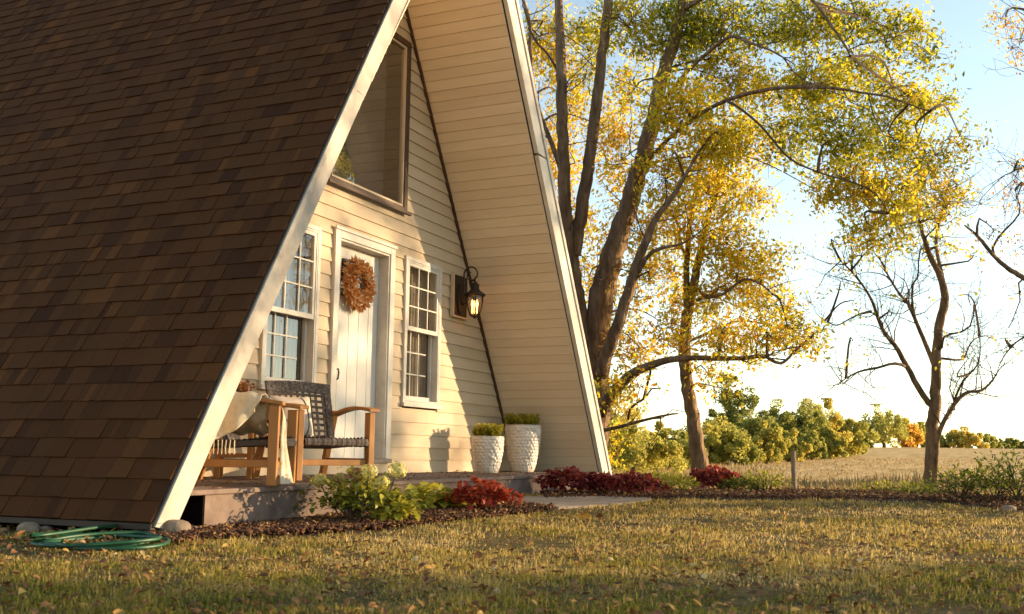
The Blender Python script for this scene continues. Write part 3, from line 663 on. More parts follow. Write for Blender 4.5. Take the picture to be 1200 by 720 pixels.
def leaves6(P,a,b,c,L,W,fold=.22,curl=.15):
    """broad pointed leaf: two folded halves, three quads each side"""
    n=len(P); L=np.broadcast_to(L,n)[:,None]; W=np.broadcast_to(W,n)[:,None]
    mid=[P, P+a*L*.35+c*L*curl*.5, P+a*L*.7+c*L*curl*.4, P+a*L-c*L*curl*.3]
    rt=[P+a*L*.30+b*W*.5+c*W*fold, P+a*L*.66+b*W*.40+c*W*fold]
    lf=[P+a*L*.30-b*W*.5+c*W*fold, P+a*L*.66-b*W*.40+c*W*fold]
    V=np.stack(mid+rt+lf,1).reshape(-1,3); o=np.arange(n)[:,None]*8
    T=np.concatenate([o+np.array([[0,4,1,1]]),o+np.array([[1,4,5,2]]),o+np.array([[2,5,3,3]]),o+np.array([[0,1,6,6]]),o+np.array([[1,2,7,6]]),o+np.array([[2,3,7,7]])])
    # quads only where 4 distinct corners; degenerate rows turned into triangles
    tri=np.concatenate([o+np.array([[0,4,1]]),o+np.array([[1,4,5]]),o+np.array([[1,5,2]]),o+np.array([[2,5,3]]),o+np.array([[0,1,6]]),o+np.array([[1,2,6]]),o+np.array([[2,7,6]]),o+np.array([[2,3,7]])])
    return V,tri
def chips(P, n, name, rg, size):
    q=scatter(P,n,rg); z=zg(q[:,0],q[:,1])+.020+rg.uniform(0,.022,n); c=np.column_stack([q,z]); a,b,u=frames(n,rg,.45)
    L=rg.uniform(.5,1.3,n)*size; W=L*rg.uniform(.25,.6,n); H=L*.16
    v=[]
    for sz in (-1,1):
        for sx,sy in ((-1,-1),(1,-1),(.8,1),(-1,.8)): v.append(c+a*(L*sx/2)[:,None]+b*(W*sy/2)[:,None]+u*(H*sz/2)[:,None])
    V=np.stack(v,1).reshape(-1,3); o=np.arange(n)[:,None]*8
    F=np.concatenate([o+np.array([f]) for f in ((3,2,1,0),(4,5,6,7),(0,1,5,4),(1,2,6,5),(2,3,7,6),(3,0,4,7))])
    tag(npmesh(name,V,F,np.tile(np.clip(rg.normal(.38,.26,n),0,1),6),m_chip),kind='stuff')
rg=np.random.default_rng(21)
chips(bedA,15000,'mulch',rg,.036); chips(bedB,14000,'mulch',rg,.036)
# ---- lawn blades
HOUSE=np.array([(-4.30,9),(-4.30,-.4),(-3.95,-1.1),(-3.5,-1.2),(3.75,-1.2),(3.95,-1.0),(3.9,9)])
def lawn(n, dmin, dmax, rg, lw=1.0):
    d=dmin*(dmax/dmin)**(rg.uniform(0,1,n)**.92); l=rg.uniform(-.53,.53,n)*lw*d
    return CAM[0]+F2[0]*d+L2[0]*l, CAM[1]+F2[1]*d+L2[1]*l, d
def blades(name, x, y, d, h, w, tone, mat, rg, lean=.5):
    n=len(x); z=zg(x,y)-.004; P=np.column_stack([x,y,z]); az=rg.uniform(0,2*pi,n); ln=np.abs(rg.normal(0,lean,n))
    dr=np.stack([np.cos(az),np.sin(az),np.zeros(n)],1); sd=np.stack([-np.sin(az+rg.normal(0,.6,n)),np.cos(az),np.zeros(n)],1)
    up=np.array([0,0,1.]); H=h[:,None]; W=w[:,None]
    m=P+up*H*.55+dr*(H*ln[:,None]*.35); t=P+up*(H*(1-.35*np.minimum(ln,1.3)**2)[:,None])+dr*(H*ln[:,None]*.95)
    V=np.stack([P-sd*W/2,P+sd*W/2,m+sd*W*.38,m-sd*W*.38,t],1).reshape(-1,3); o=np.arange(n)[:,None]*5
    F=np.concatenate([o+np.array([[0,1,2]]),o+np.array([[0,2,3]]),o+np.array([[3,2,4]])])
    return tag(npmesh(name,V,F,np.tile(tone,3),mat),kind='stuff')
x,y,d=lawn(560000,1.7,17,rg,1.5)
ok=~(inpoly(bedA,x,y)|inpoly(bedB,x,y)|inpoly(pathP,x,y)|inpoly(HOUSE,x,y)); pat=gnoise(x,y,2.1,5)*.5+gnoise(x,y,6.5,6)*.5
thin=gnoise(x,y,4.3,8)*.6+gnoise(x,y,11,9)*.5; ok&=(rg.uniform(0,1,len(x))<np.clip(.60+.95*thin,.06,1)); x,y,d,pat,thin=x[ok],y[ok],d[ok],pat[ok],thin[ok]; ok=np.ones(len(x),bool); x,y,d,pat=x[ok],y[ok],d[ok],pat[ok]
n=len(x); dry=np.clip(.55-.20*sstep(4.6,3.2,d)+.55*pat+rg.normal(0,.19,n)+.16*sstep(3.5,7,d),0,1)  # shaded foreground painted greener in the blade tone
h=np.clip(rg.normal(.022,.010,n)*(1+.7*np.clip(thin,-.6,1)),.010,.10)*(1+.25*np.clip(-pat,-.5,1)); w=.0026+.00055*d
blades('grass',x,y,d,h,w*rg.uniform(.7,1.3,n),dry,m_grass,rg,1.0)
# dry weeds and stubble beyond the beds
x,y,d=lawn(46000,17.5,75,rg); l=((x-CAM[0])*L2[0]+(y-CAM[1])*L2[1])/d
bank=np.exp(-((d-24)/3.5)**2); hh=(.10+.30*bank*np.clip(.5+gnoise(x,y,.8,4),0,1.2)+.25*sstep(.30,.10,l)*sstep(26,50,d))*rg.uniform(.5,1.3,len(x))
keep=rg.uniform(0,1,len(x))<np.clip(.35+.6*gnoise(x,y,.9,12)+bank*.5+.4*sstep(.30,.12,l),.08,1); 
x,y,d,hh,l,bank=x[keep],y[keep],d[keep],hh[keep],l[keep],bank[keep]
blades('dry_grass',x,y,d,hh,.008+.0011*d,np.clip(rg.normal(.62,.2,len(x))-.30*bank*np.clip(.4+gnoise(x,y,.6,31),0,1),0,1),m_dry,rg,.5)
# loose leaf litter
def litter(name, x, y, h0, L, tone, rg):
    n=len(x); a,b,c=frames(n,rg,.35); P=np.column_stack([x,y,zg(x,y)+h0+rg.uniform(0,.012,n)])
    V,F=leaves6(P,a,b,c,L,L*rg.uniform(.45,.75,n),.25,rg.uniform(-.1,.35,(n,1)))
    return tag(npmesh(name,V,F,np.tile(tone,8),m_litter),kind='stuff')
x,y,d=lawn(6500,2.5,14,rg); ok=~(inpoly(pathP,x,y)|inpoly(HOUSE,x,y)); x,y=x[ok],y[ok]
litter('leaf_litter',x,y,.018,rg.uniform(.014,.048,len(x)),np.clip(rg.normal(.40,.27,len(x)),0,1),rg)
q=scatter(bedA,1100,rg); litter('leaf_litter',q[:,0],q[:,1],.035,rg.uniform(.012,.045,1100),np.clip(rg.normal(.55,.30,1100),0,1),rg)
q=scatter(bedB,1100,rg); litter('leaf_litter',q[:,0],q[:,1],.04,rg.uniform(.025,.06,1100),np.clip(rg.normal(.55,.28,1100),0,1),rg)
n=420; x=rg.uniform(-3.5,3.6,n); y=-1.1+1.08*rg.uniform(0,1,n)**1.3; P=np.column_stack([x,y,[dz(a,b)+.004 for a,b in zip(x,y)]]); a,b,c=frames(n,rg,.2)
V,F=leaves6(P,a,b,c,rg.uniform(.02,.055,n),rg.uniform(.012,.03,n),.2,.1); tag(npmesh('leaf_litter',V,F,np.tile(np.clip(rg.normal(.3,.22,n),0,1),8),m_litter),kind='stuff')
n=500; x=rg.uniform(-4.6,-3.8,n); y=rg.uniform(-1.3,2.5,n); litter('leaf_litter',x,y,.01,rg.uniform(.03,.07,n),np.clip(rg.normal(.4,.26,n),0,1),rg)
# single fallen leaves one can point at
def fallen(px,py,L,tone,label,grp='large fallen leaves on the lawn'):
    p=gpx(px,py); a,b,c=frames(1,rg,.5); V,F=leaves6(np.zeros((1,3)),a,b,c,L,L*.8,.3,.35)
    o=npmesh('fallen_leaf',V-V.mean(0),F,np.full(len(F),tone),m_litter); o.location=(p[0],p[1],p[2]+.035); tag(o,label,'leaf',grp)
fallen(683,610,.14,.8,'big yellow leaf lying on the lawn below the path end'); fallen(705,611,.10,.18,'dark brown leaf right beside the big yellow leaf on the lawn')
fallen(1093,697,.042,.80,'yellow-orange leaf in the shaded grass at the lower right'); fallen(921,613,.055,.82,'small bright yellow leaf in the sunlit lawn below the wooden post')
fallen(150,682,.055,.35,'rust-brown curled leaf in the shaded grass below the hose'); fallen(178,683,.035,.85,'yellow leaf next to the rust-brown leaf below the hose')
fallen(92,643,.075,.95,'pale leaf lying inside the garden hose coil'); fallen(125,642,.09,.40,'orange-brown leaf lying inside the garden hose coil')
fallen(1120,655,.05,.12,'dark brown leaf on the lawn under the bare tree'); fallen(758,676,.04,.95,'pale dry leaf standing in the foreground grass')
fallen(716,665,.05,.97,'whitish leaf in the middle of the lawn'); fallen(1028,668,.045,.93,'pale cream leaf in the dark grass right of the middle')
fallen(560,660,.05,.15,'brown leaf in the grass below the red plants'); fallen(25,705,.035,.88,'yellow leaf at the lower left corner of the lawn')
# ================================================================== STONES, HOSE, POST
def stone(px,py,sx,sy,sz,label,seed,lift=0):
    rg_=np.random.default_rng(seed); p=gpx(px,py); bm=MB(); nu,nv=14,9; v=[]
    ph=rg_.uniform(0,6,6)
    for j in range(nv+1):
        t=pi*j/nv
        for i in range(nu):
            a=2*pi*i/nu; r_=1+.10*sin(2*a+ph[0])*sin(t)+.08*sin(3*a+ph[1]+t*2)+.05*sin(5*a+ph[2]); cz=cos(t); cz=math.copysign(abs(cz)**.7,cz)
            v.append((sx*r_*sin(t)**.8*cos(a),sy*r_*sin(t)**.8*sin(a),sz*cz))
    bm.add(v,[(j*nu+i,(j+1)*nu+i,(j+1)*nu+(i+1)%nu,j*nu+(i+1)%nu) for j in range(nv) for i in range(nu)])
    o=bm.build('stone',m_stone,None,True); o.location=(p[0],p[1],p[2]+sz*.55+lift); o.rotation_euler=(0,0,rg_.uniform(0,3)); return tag(o,label,'stone','stones by the house')
stone(203,630,.095,.08,.065,'large rounded tan stone at the foot of the white rake board',1)
stone(226,628,.075,.05,.035,'flat tan stone between the rounded stone and the mulch',2)
stone(33,626,.07,.05,.045,'pale stone under the roof eave at far left',3); stone(54,625,.04,.035,.028,'smaller grey stone next to the pale stone under the eave',4)
stone(752,586,.05,.04,.018,'flat stone at the right end of the concrete path',5); stone(724,587,.045,.04,.02,'pale stone on the path edge below the burgundy plants',6)
stone(1182,601,.09,.06,.04,'pale stone in the mulch at the right edge',7)
hp=thing('garden_hose','coiled green garden hose on the grass by the roof corner','hose',gpx(115,642)); hc=np.array(gpx(115,642)); o=MB(); path=[]
A_=np.array(gpx(40,652))[:2]; B_=np.array(gpx(190,634))[:2]; ax=(B_-A_)/2; cxy=(A_+B_)/2; side=np.array([-ax[1],ax[0]]); side/=np.linalg.norm(side)
rgh=np.random.default_rng(3)
for k in range(260):
    t=k/259; a=t*2*pi*3.3+.4; g=1-.10*sin(t*9)-.10*t; w_=.24+.09*sin(t*7+1)
    xy=cxy+ax*.72*g*cos(a)*(1+.05*sin(5*a+t*20)-.12*sin(t*17))+side*w_*sin(a)*(1+.08*sin(t*13))+side*.03*sin(t*21)
    path.append((xy[0]-hc[0],xy[1]-hc[1],float(zg(*xy))-hc[2]+.022+.028*t*(1+.5*sin(a*1.3+t*5))))
last=path[-1]; c_=gpx(178,624)-hc
path+=[tuple(np.array(last)*(1-t)+(c_+np.array([0,0,.02+.05*sin(t*pi)]))*t) for t in np.linspace(.15,1,10)]
o.tube(path,.0105,8); o.build('hose',m_hose,hp,True)
o=MB(); e_=np.array(path[0]); e2=e_-(np.array(path[3])-e_)/np.linalg.norm(np.array(path[3])-e_)*.05; o.tube([e_,e_*.6+e2*.4,e_*.55+e2*.45,e2],[.014,.014,.017,.017],10); o.build('fitting',m_brass,hp)
p0=gpx(931,577); o=MB(); n_=10; hpz=1237.5; dpo=float((p0-CAM)[:2]@F2); hh_=50/FPX*dpo
o.tube([(.004*sin(k),.003*cos(k*2),hh_*k/n_-.05) for k in range(n_+1)],[.036-.003*k/n_ for k in range(n_+1)],9)
fp=thing('wooden_post','slim weathered wooden post standing at the edge of the stubble field','post',p0); o.build('post',m_post,fp,False); 
o=MB(); o.lathe([(.0,hh_-.045),(.036,hh_-.05),(.034,hh_-.035),(.0,hh_-.03)],9); o.build('post_top',m_post,fp)
# ================================================================== SHRUBS
def shrub(name,label,catg,px,py,rx,ry,h,n,L,W,mat,tn,seed,group=None,stems=10,dome=.5,skin=.55,inner_stem=m_twig,base_lift=.0,droop=.2,lmp=.24):
    rg=np.random.default_rng(seed); p=gpx(px,py); p[2]+=base_lift; t=thing(name,label,catg,p,math.atan2(L2[1],L2[0]),group)
    d=rg.normal(0,1,(n,3)); d[:,2]=np.abs(d[:,2])*1.0-.15; d/=np.linalg.norm(d,axis=1)[:,None]; r_=(skin+(1-skin)*rg.uniform(0,1,n)**.6)
    lump=1+lmp*np.sin(d[:,0]*5+seed)*np.cos(d[:,1]*6+seed*2)+.12*np.sin(d[:,2]*9+d[:,0]*7)
    P=d*(r_*lump)[:,None]*np.array([rx,ry,h*.62])+np.array([0,0,h*.42]); P[:,2]=np.maximum(P[:,2],.01)
    a=d*.8+rg.normal(0,.55,(n,3)); a[:,2]-=droop; a/=np.linalg.norm(a,axis=1)[:,None]
    up=d*.3+np.array([0,0,1])+rg.normal(0,.35,(n,3)); b=np.cross(up,a); b/=np.linalg.norm(b,axis=1)[:,None]+1e-9; c=np.cross(a,b)
    Ls=L*rg.uniform(.6,1.25,n); V,F=leaves6(P,a,b,c,Ls,Ls*W,.18,.12)
    npmesh('foliage',V,F,np.tile(np.clip(rg.normal(tn[0],tn[1],n)+tn[2]*(P[:,2]/h-.5),0,1),8),mat,t)
    o=MB()
    for k in range(stems):
        q=P[rg.integers(n)]; b0=np.array([rg.normal(0,.12)*rx,rg.normal(0,.12)*ry,-.02]); o.tube([b0,b0*.5+q*.5+(0,0,.03),q],[.006,.0045,.003],5)
    o.build('stem',inner_stem,t); return t,rg
hy,rg_=shrub('hydrangea_bush','leafy green hydrangea with yellowing leaves and faded flower heads in front of the porch','shrub',422,616,.35,.26,.30,1150,.046,.66,m_hyd,(.40,.26,.45),31,stems=30,skin=.3,base_lift=.01,lmp=.42)
dh=float((gpx(425,617)-CAM)[:2]@F2)
for px,py,r_,tn in ((374,563,.055,.75),(432,553,.065,.9),(466,551,.07,.95),(418,556,.055,.1),(398,560,.04,.3),(448,565,.05,.85)):
    c=at(px,py,dh+rg_.uniform(-.22,-.08)); c=np.array(c)-np.array(hy.location); ca,sa=cos(-hy.rotation_euler[2]),sin(-hy.rotation_euler[2]); c=np.array([ca*c[0]-sa*c[1],sa*c[0]+ca*c[1],c[2]])
    n=170; d=rg_.normal(0,1,(n,3)); d/=np.linalg.norm(d,axis=1)[:,None]; P=c+d*r_*np.array([1,1,.85])*rg_.uniform(.75,1.02,(n,1)); a=np.cross(d,rg_.normal(0,1,(n,3))); a/=np.linalg.norm(a,axis=1)[:,None]; b=np.cross(d,a)
    V,F=quads(P-a*.012,a,b,rg_.uniform(.018,.028,n),rg_.uniform(.014,.022,n)); npmesh('flower_head',V,F,np.clip(rg_.normal(tn,.15,n),0,1),m_flw,hy)
    o=MB(); o.tube([(c[0]*.4,c[1]*.4,.02),c*np.array([.8,.8,.6]),c],.005,5); o.build('stem',m_twig,hy)
shrub('hosta_plant','low plant with large yellow-green leaves right of the hydrangea','plant',503,600,.25,.18,.15,120,.105,.85,m_hyd,(.75,.2,.2),32,stems=14,base_lift=.01,droop=.5,lmp=.3,inner_stem=m_hyd)
shrub('yellow_seedling','pale yellow leafy shoots in the mulch in front of the hydrangea','plant',462,617,.15,.12,.13,120,.075,.6,m_hyd,(.85,.12,.1),33,stems=8,base_lift=.03,inner_stem=m_hyd)
GH='heucheras in the mulch beds'
shrub('heuchera','bright red-orange heuchera mound in the left mulch bed','plant',565,602,.235,.18,.19,620,.048,.85,m_red,(.55,.25,.3),34,GH,base_lift=.03,inner_stem=m_red)
shrub('heuchera','dark burgundy heuchera against the porch edge, leftmost of the dark ones','plant',667,582,.29,.2,.235,760,.05,.85,m_burg,(.45,.25,.3),35,GH,base_lift=.02,inner_stem=m_burg)
shrub('heuchera','small burgundy heuchera below the roof corner between two larger ones','plant',705,582,.19,.17,.19,420,.05,.85,m_burg,(.55,.25,.3),36,GH,base_lift=.02,inner_stem=m_burg)
shrub('heuchera','reddish burgundy heuchera beside the yellow-green ground cover','plant',742,583,.29,.2,.195,760,.048,.85,m_burg,(.66,.22,.3),37,GH,base_lift=.02,inner_stem=m_burg)
shrub('heuchera','red heuchera at the foot of the leaning slender tree','plant',838,578,.34,.24,.27,700,.07,.85,m_burg,(.80,.22,.3),38,GH,base_lift=.02,inner_stem=m_burg)
shrub('ground_cover','low yellow-green cushion plant right of the burgundy heucheras','plant',776,579,.38,.25,.19,1100,.05,.4,m_sed,(.55,.22,.5),39,stems=5,base_lift=.02,inner_stem=m_sed)
shrub('ground_cover','dark green grassy tuft right of the red plant by the tree','plant',868,579,.28,.22,.15,700,.06,.25,m_hyd,(.22,.15,.3),40,stems=5,base_lift=.02,inner_stem=m_hyd)
shrub('garden_plant','straggly pale-yellow flowering plant left of the wooden post','plant',896,579,.34,.25,.24,420,.05,.45,m_hyd,(.72,.25,.4),41,stems=16,base_lift=.02,skin=.3)
GR='weedy shrubs at the right edge of the bed'
for px,py,rx,h,n,tn,s_,lab in ((1127,588,.36,.30,420,.4,42,'thin yellow-green weed clump nearest right of the bare tree'),(1160,590,.42,.36,600,.45,43,'bushy yellow-green weed clump with brown heads near the right edge'),(1196,592,.45,.50,650,.33,44,'tallest olive-green weed clump cut by the right edge'),(1078,583,.30,.16,300,.6,45,'low pale weeds around the foot of the bare tree'),(1040,579,.5,.15,320,.55,46,'low dry weeds between the wooden post and the bare tree')):
    shrub('weed_clump',lab,'weeds',px,py,rx,rx*.7,h,n,.055,.35,m_hyd,(tn,.25,.4),s_,GR,stems=24,skin=.25)
# ================================================================== TREES
def smooth_path(P, r, step=.12, wob=.012, rg=None, kink=0):
    P=np.asarray(P,float); seg=np.linalg.norm(np.diff(P,axis=0),axis=1).sum(); n=max(4,int(seg/step)); out=[cr(P,k/n) for k in range(n+1)]
    out=np.array(out); rr=np.interp(np.linspace(0,1,n+1),np.linspace(0,1,len(r)),r)
    if kink and n>4:
        tt=np.linspace(0,1,n+1); env=np.sin(tt*pi)**.5
        for k in range(3):
            f_=rg.uniform(3,9)*max(1,seg/2.5); out+=(np.sin(tt*f_+rg.uniform(0,6))*env)[:,None]*rg.normal(0,kink,3)
    if rg is not None: out[1:-1]+=rg.normal(0,1,(n-1,3))*wob*np.minimum(1,rr[1:-1,None]*8)
    return out,rr
def leaf_batch(C, tone, n_per, spread, L, W, rg, mat_t=.16, droop=.35):
    n=len(C)*n_per; ax=rg.normal(0,1,(len(C),3)); ax[:,2]=ax[:,2]*.35-.35; ax/=np.linalg.norm(ax,axis=1)[:,None]; P=np.repeat(C,n_per,0)+np.repeat(ax,n_per,0)*rg.uniform(-1.5,1.6,(n,1))*spread*1.25+rg.normal(0,1,(n,3))*spread*.42
    a=rg.normal(0,1,(n,3)); a[:,2]-=droop*1.5; a/=np.linalg.norm(a,axis=1)[:,None]; b=np.cross(a,rg.normal(0,1,(n,3))); b/=np.linalg.norm(b,axis=1)[:,None]; c=np.cross(a,b)
    Ls=L*rg.uniform(.35,1.4,n); V,F=quads(P,a,b,Ls,Ls*W*rg.uniform(.7,1.25,n),c,.15); return V,F,np.clip(np.repeat(tone,n_per)+rg.normal(0,mat_t,n),0,1)
def px2m(d): return d/FPX
def tree(name,label,D,stems,clumps,seed,L=.085,W=.42,cover=120,npc=22,group=None,spread=.13,base=None,minz=0.4,twd=3.0):
    rg=np.random.default_rng(seed); x0,y0=stems[0][0][0][:2]; root=np.array(at(x0,y0,D)); root[2]=float(zg(root[0],root[1])); base=root
    t=thing(name,label,'tree',root,0,group); nodes=[]
    for si,(pts,wd) in enumerate(stems):
        P=[np.array(at(p[0],p[1],D+(p[2] if len(p)>2 else 0)))-root for p in pts]; r=[w*.5*.78*px2m(D) for w in wd]
        if si==0: P[0][2]=-.15
        q,rr=smooth_path(P,r,.10 if max(r)>.05 else .12,.010,rg,0 if max(r)>.09 else .042); o=MB()
        if si==0: rr=rr*(1+.35*np.exp(-np.maximum(q[:,2],0)/.25))
        nseg=14 if max(r)>.1 else (9 if max(r)>.04 else 6); o.tube(q,rr,nseg)
        if max(r)>.1:   # furrowed bark: small radial noise
            v=np.array(o.v); idx=np.arange(len(v))//nseg; ctr=q[np.minimum(idx,len(q)-1)]; k=np.arange(len(v))%nseg
            g=1+.05*np.sin(k*2.4+idx*.35)+rg.normal(0,.025,len(v)); o.v=[tuple(p) for p in ctr+(v-ctr)*g[:,None]]
        o.build('trunk' if si==0 else 'branch',m_bark if max(r)>.03 else m_twig,t,True); nodes.append(q[len(q)//6:])
    tw=MB(); C=[];T=[]
    def sprout(q,r,lv):      # fine side twigs, two generations
        ln_=np.linalg.norm(q[-1]-q[0]); m_=int(ln_*twd*(1 if lv==0 else .9))
        for _ in range(m_):
            i=rg.integers(len(q)//5,len(q)); T_=q[min(i+1,len(q)-1)]-q[max(i-1,0)]; T_/=np.linalg.norm(T_)+1e-9
            dv=T_*.55+rg.normal(0,.65,3)+np.array([0,0,.18]); dv/=np.linalg.norm(dv); LL=rg.uniform(.35,1.1)*(1 if lv==0 else .45); pts=[q[i]]
            for k in range(4): dv=dv+rg.normal(0,.28,3)+np.array([0,0,.06]); dv/=np.linalg.norm(dv); pts.append(pts[-1]+dv*LL/4)
            r0=min(.011,max(.0035,r*.35))*(1 if lv==0 else .7); pts=np.array(pts); tw.tube(pts,np.linspace(r0,.0022,5),4 if r0>.006 else 3,cap=False)
            if lv==0: sprout(pts,r0,1)
    for qn,si in zip(nodes,range(99)):
        if si>0: sprout(qn,stems[si][1][len(stems[si][1])//2]*.5*px2m(D),0)
    nodes=np.vstack(nodes)
    for cl in clumps:
        px,py,rx,ry,den,hue=cl[:6]; do=cl[6] if len(cl)>6 else rg.normal(0,.9); d=D+do
        c=np.array(at(px,py,d))-root; rX,rZ=rx*px2m(d),ry*px2m(d); rD=min(1.6,(rX+rZ)/2*.65)
        dist=np.linalg.norm((nodes-c)*np.array([1,1,1.0]),axis=1)+np.maximum(0,(nodes-c)[:,2])*.8; nd=nodes[dist.argmin()]
        mid=(nd+c)/2+rg.normal(0,.12,3)+np.array([0,0,.12]); lp,lr=smooth_path([nd,mid,c],[.022,.014,.006],.15,.02,rg); tw.tube(lp,lr,4,cap=False)
        n=max(2,int(den*rx*ry*pi/cover)); u=rg.normal(0,1,(n,3)); u/=np.linalg.norm(u,axis=1)[:,None]; u*=rg.uniform(.15,1,n)[:,None]**.5
        E3=np.stack([R[:,0],R[:,2],np.array([0,0,1.])]); K=c+u[:,0:1]*rX*E3[0]+u[:,1:2]*rD*E3[1]+u[:,2:3]*rZ*E3[2]
        K[:,2]=np.maximum(K[:,2],minz)
        # secondary limbs, then a twig to every leaf spray
        hubs=[c]+[c+(K[rg.integers(n)]-c)*.6 for _ in range(max(1,n//9))]
        for h in hubs[1:]: tw.tube([c,(c+h)/2+rg.normal(0,.05,3),h],[.007,.0055,.0045],3,cap=False)
        H=np.array(hubs)
        for kp in K:
            h=H[np.linalg.norm(H-kp,axis=1).argmin()]; tw.tube([h,(h+kp)/2+(0,0,.05)+rg.normal(0,.05,3),kp,kp+rg.normal(0,.06,3)-(0,0,.10)],[.005,.004,.003,.002],3,cap=False)
        C.append(K); T.append(np.clip(hue-.075+rg.normal(0,.07)+rg.normal(0,.07,n),0,1))
    C=np.vstack(C);T=np.concatenate(T); V,F,tn=leaf_batch(C,T,npc,spread,L,W,rg); npmesh('crown',V,F,tn,m_leaf,t); tw.build('twig_spray',m_twig,t); return t
# --- the big multi-stemmed tree behind the house
S1=[([(694,577),(694,530),(696,490),(697,455)],[50,46,46,44]),
 ([(692,490),(684,420),(676,350),(668,290),(662,240),(660,180),(658,110),(656,40,.3),(652,-70,.5)],[34,30,24,21,19,18,16,14,8]),
 ([(673,300),(682,240),(691,180),(699,120),(706,60),(713,0),(722,-90)],[20,20,18,17,15,14,8]),
 ([(698,470),(697,410),(705,350),(717,300),(735,245),(751,195),(764,145),(775,95),(789,50),(801,0),(815,-90)],[40,40,38,33,29,26,23,20,18,16,9]),
 ([(704,440,-.6),(720,392,-.8),(737,340,-.9),(750,300,-.9),(768,258,-1),(792,225,-1),(812,190,-1)],[20,18,15,13,10,7,4]),
 ([(742,325,-.9),(760,300,-1),(790,286,-1.1),(812,278,-1.2)],[8,6,4,2]),
 ([(702,484,-.8),(722,457,-1),(745,436,-1.2),(775,424,-1.4),(802,420,-1.5),(840,420,-1.6),(872,420,-1.7),(893,417,-1.8),(908,424,-1.8),(918,425,-1.8),(931,412,-1.8),(950,396,-1.8)],[20,17,13,10,8,7,6,5,4.5,4,3.5,2]),
 ([(700,510,-.6),(712,502,-.9),(738,492,-1.1),(765,487,-1.2),(795,485,-1.3)],[7,6,5,4,2]),
 ([(736,492,-1.1),(752,468,-1.2),(775,455,-1.3)],[4,3,2]),
 ([(766,140),(795,95,-.8),(822,62,-1.4),(850,42,-1.8),(880,47,-2.2),(905,56,-2.4),(930,75,-2.5)],[7,6,5,4.5,4,3,1.5]),
 ([(752,195),(800,150,-1),(850,118,-1.6),(900,105,-2),(950,107,-2.3),(1000,110,-2.5),(1045,112,-2.6),(1090,130,-2.7)],[7,6,5.5,5,4,3,2.5,1.5]),
 ([(800,10),(850,-20,-1),(920,-15,-1.8),(955,0,-2),(980,34,-2.2),(996,66,-2.3)],[7,6,5,4.5,4,2]),
 ([(850,118,-1.6),(890,150,-2),(930,181,-2.2),(970,202,-2.3),(1010,222,-2.4),(1040,250,-2.4)],[4,3.5,3,2.5,2,1.2]),
 ([(660,210,.2),(640,150,.6),(622,60,.8),(610,0,1),(600,-60,1.2)],[9,7,6,5,4]),
 ([(657,100,.2),(640,60,.3),(625,30,.3),(612,8,.3)],[5,4,3,2])]
G=.40
C1=[(625,40,25,50,.6,.6,1.5),(652,190,28,60,.95,.66,2),(650,60,26,50,.9,.55,1.6),(690,60,28,60,.9,.5,1.5),(668,130,26,46,.8,.56,1.8),(672,262,24,44,.8,.64,1.8),(690,330,22,40,.7,.66,1.9),(712,150,26,44,.8,.52,1.4),(612,80,18,40,.5,.62,2.2),(735,30,40,40,.95,.36),(740,110,26,50,.6,.5,1),(725,190,26,50,.8,.58,1.2),(790,40,45,45,1.1,G),(840,30,50,42,1.1,.38),(895,28,50,36,1.05,.34),(950,25,45,34,1.0,.34),(1005,25,45,32,.9,.36),(1055,40,38,34,.8,.38),(1090,62,26,24,.55,.40),(850,95,48,36,.95,.44),(905,105,48,34,.9,.40),(960,100,45,34,1.1,.38),(1010,85,45,30,.9,.38),(1050,112,48,28,.95,.40),(1095,122,36,22,.7,.42),(800,125,40,44,1.0,.50),(880,165,45,34,1.05,.42),(930,160,44,34,.85,.40),(985,160,42,36,.9,.36),(1040,165,42,34,1.0,.42),(1085,180,40,30,.85,.48),(1125,160,26,22,.6,.55),(1000,215,38,36,1.2,.40),(960,225,22,30,.4,.42),(1045,225,36,34,1.1,.46),(1020,270,34,30,.9,.40),(845,160,40,44,.9,.54),(780,210,34,44,.8,.56),(740,270,34,40,.85,.64),(700,300,20,36,.5,.68,1.5),(760,330,34,34,.7,.66),(722,360,22,34,.55,.70,1.5),(785,385,32,30,.7,.68),(752,410,34,28,.75,.66),(735,455,28,24,.5,.60),(845,392,34,26,.5,.62,-1.6),(905,400,44,24,.55,.64,-1.8),(950,395,22,20,.35,.66,-1.8),(720,525,18,30,.6,.55,1.5)]
tree('deciduous_tree','massive multi-stemmed autumn tree rising right behind the house roof edge',15.5,S1,C1,51,npc=36,L=.078,cover=92,spread=.16)
S2=[([(824,582),(819,540),(813,500),(807,460),(803,430),(802,400),(805,370),(811,345),(817,315),(823,285),(832,245),(842,205),(848,165),(848,110,.3)],[26,24,21,19,18,18,16,13,12,10,9,7,5,3]),
 ([(805,372),(804,330),(810,285),(814,240),(817,195),(823,150)],[10,10,8,7,5,3]),
 ([(832,245),(845,215,-.3),(861,190,-.5),(880,165,-.6)],[6,5,4,2]),
 ([(806,365),(835,345,-.5),(870,330,-.8),(905,345,-1)],[6,5,4,2]),
 ([(804,400),(840,385,.5),(880,378,.8),(925,388,.9)],[5,4,3,2]),
 ([(805,300),(790,265),(775,240)],[5,4,2])]
C2=[(850,285,42,34,1.1,.53),(875,325,42,34,1.15,.55),(900,362,40,30,.95,.57),(925,392,34,22,.7,.59),(840,345,34,34,.95,.57),(845,230,36,36,.95,.54),(800,250,34,40,.85,.53),(780,300,32,36,.75,.59),(822,190,34,34,.8,.50),(880,235,34,34,.8,.52),(855,390,30,26,.65,.59),(880,415,30,16,.4,.57),(945,400,22,18,.35,.59),(830,440,24,26,.45,.55),(845,455,20,22,.5,.58),(790,355,26,26,.6,.59),(905,300,30,26,.5,.53)]
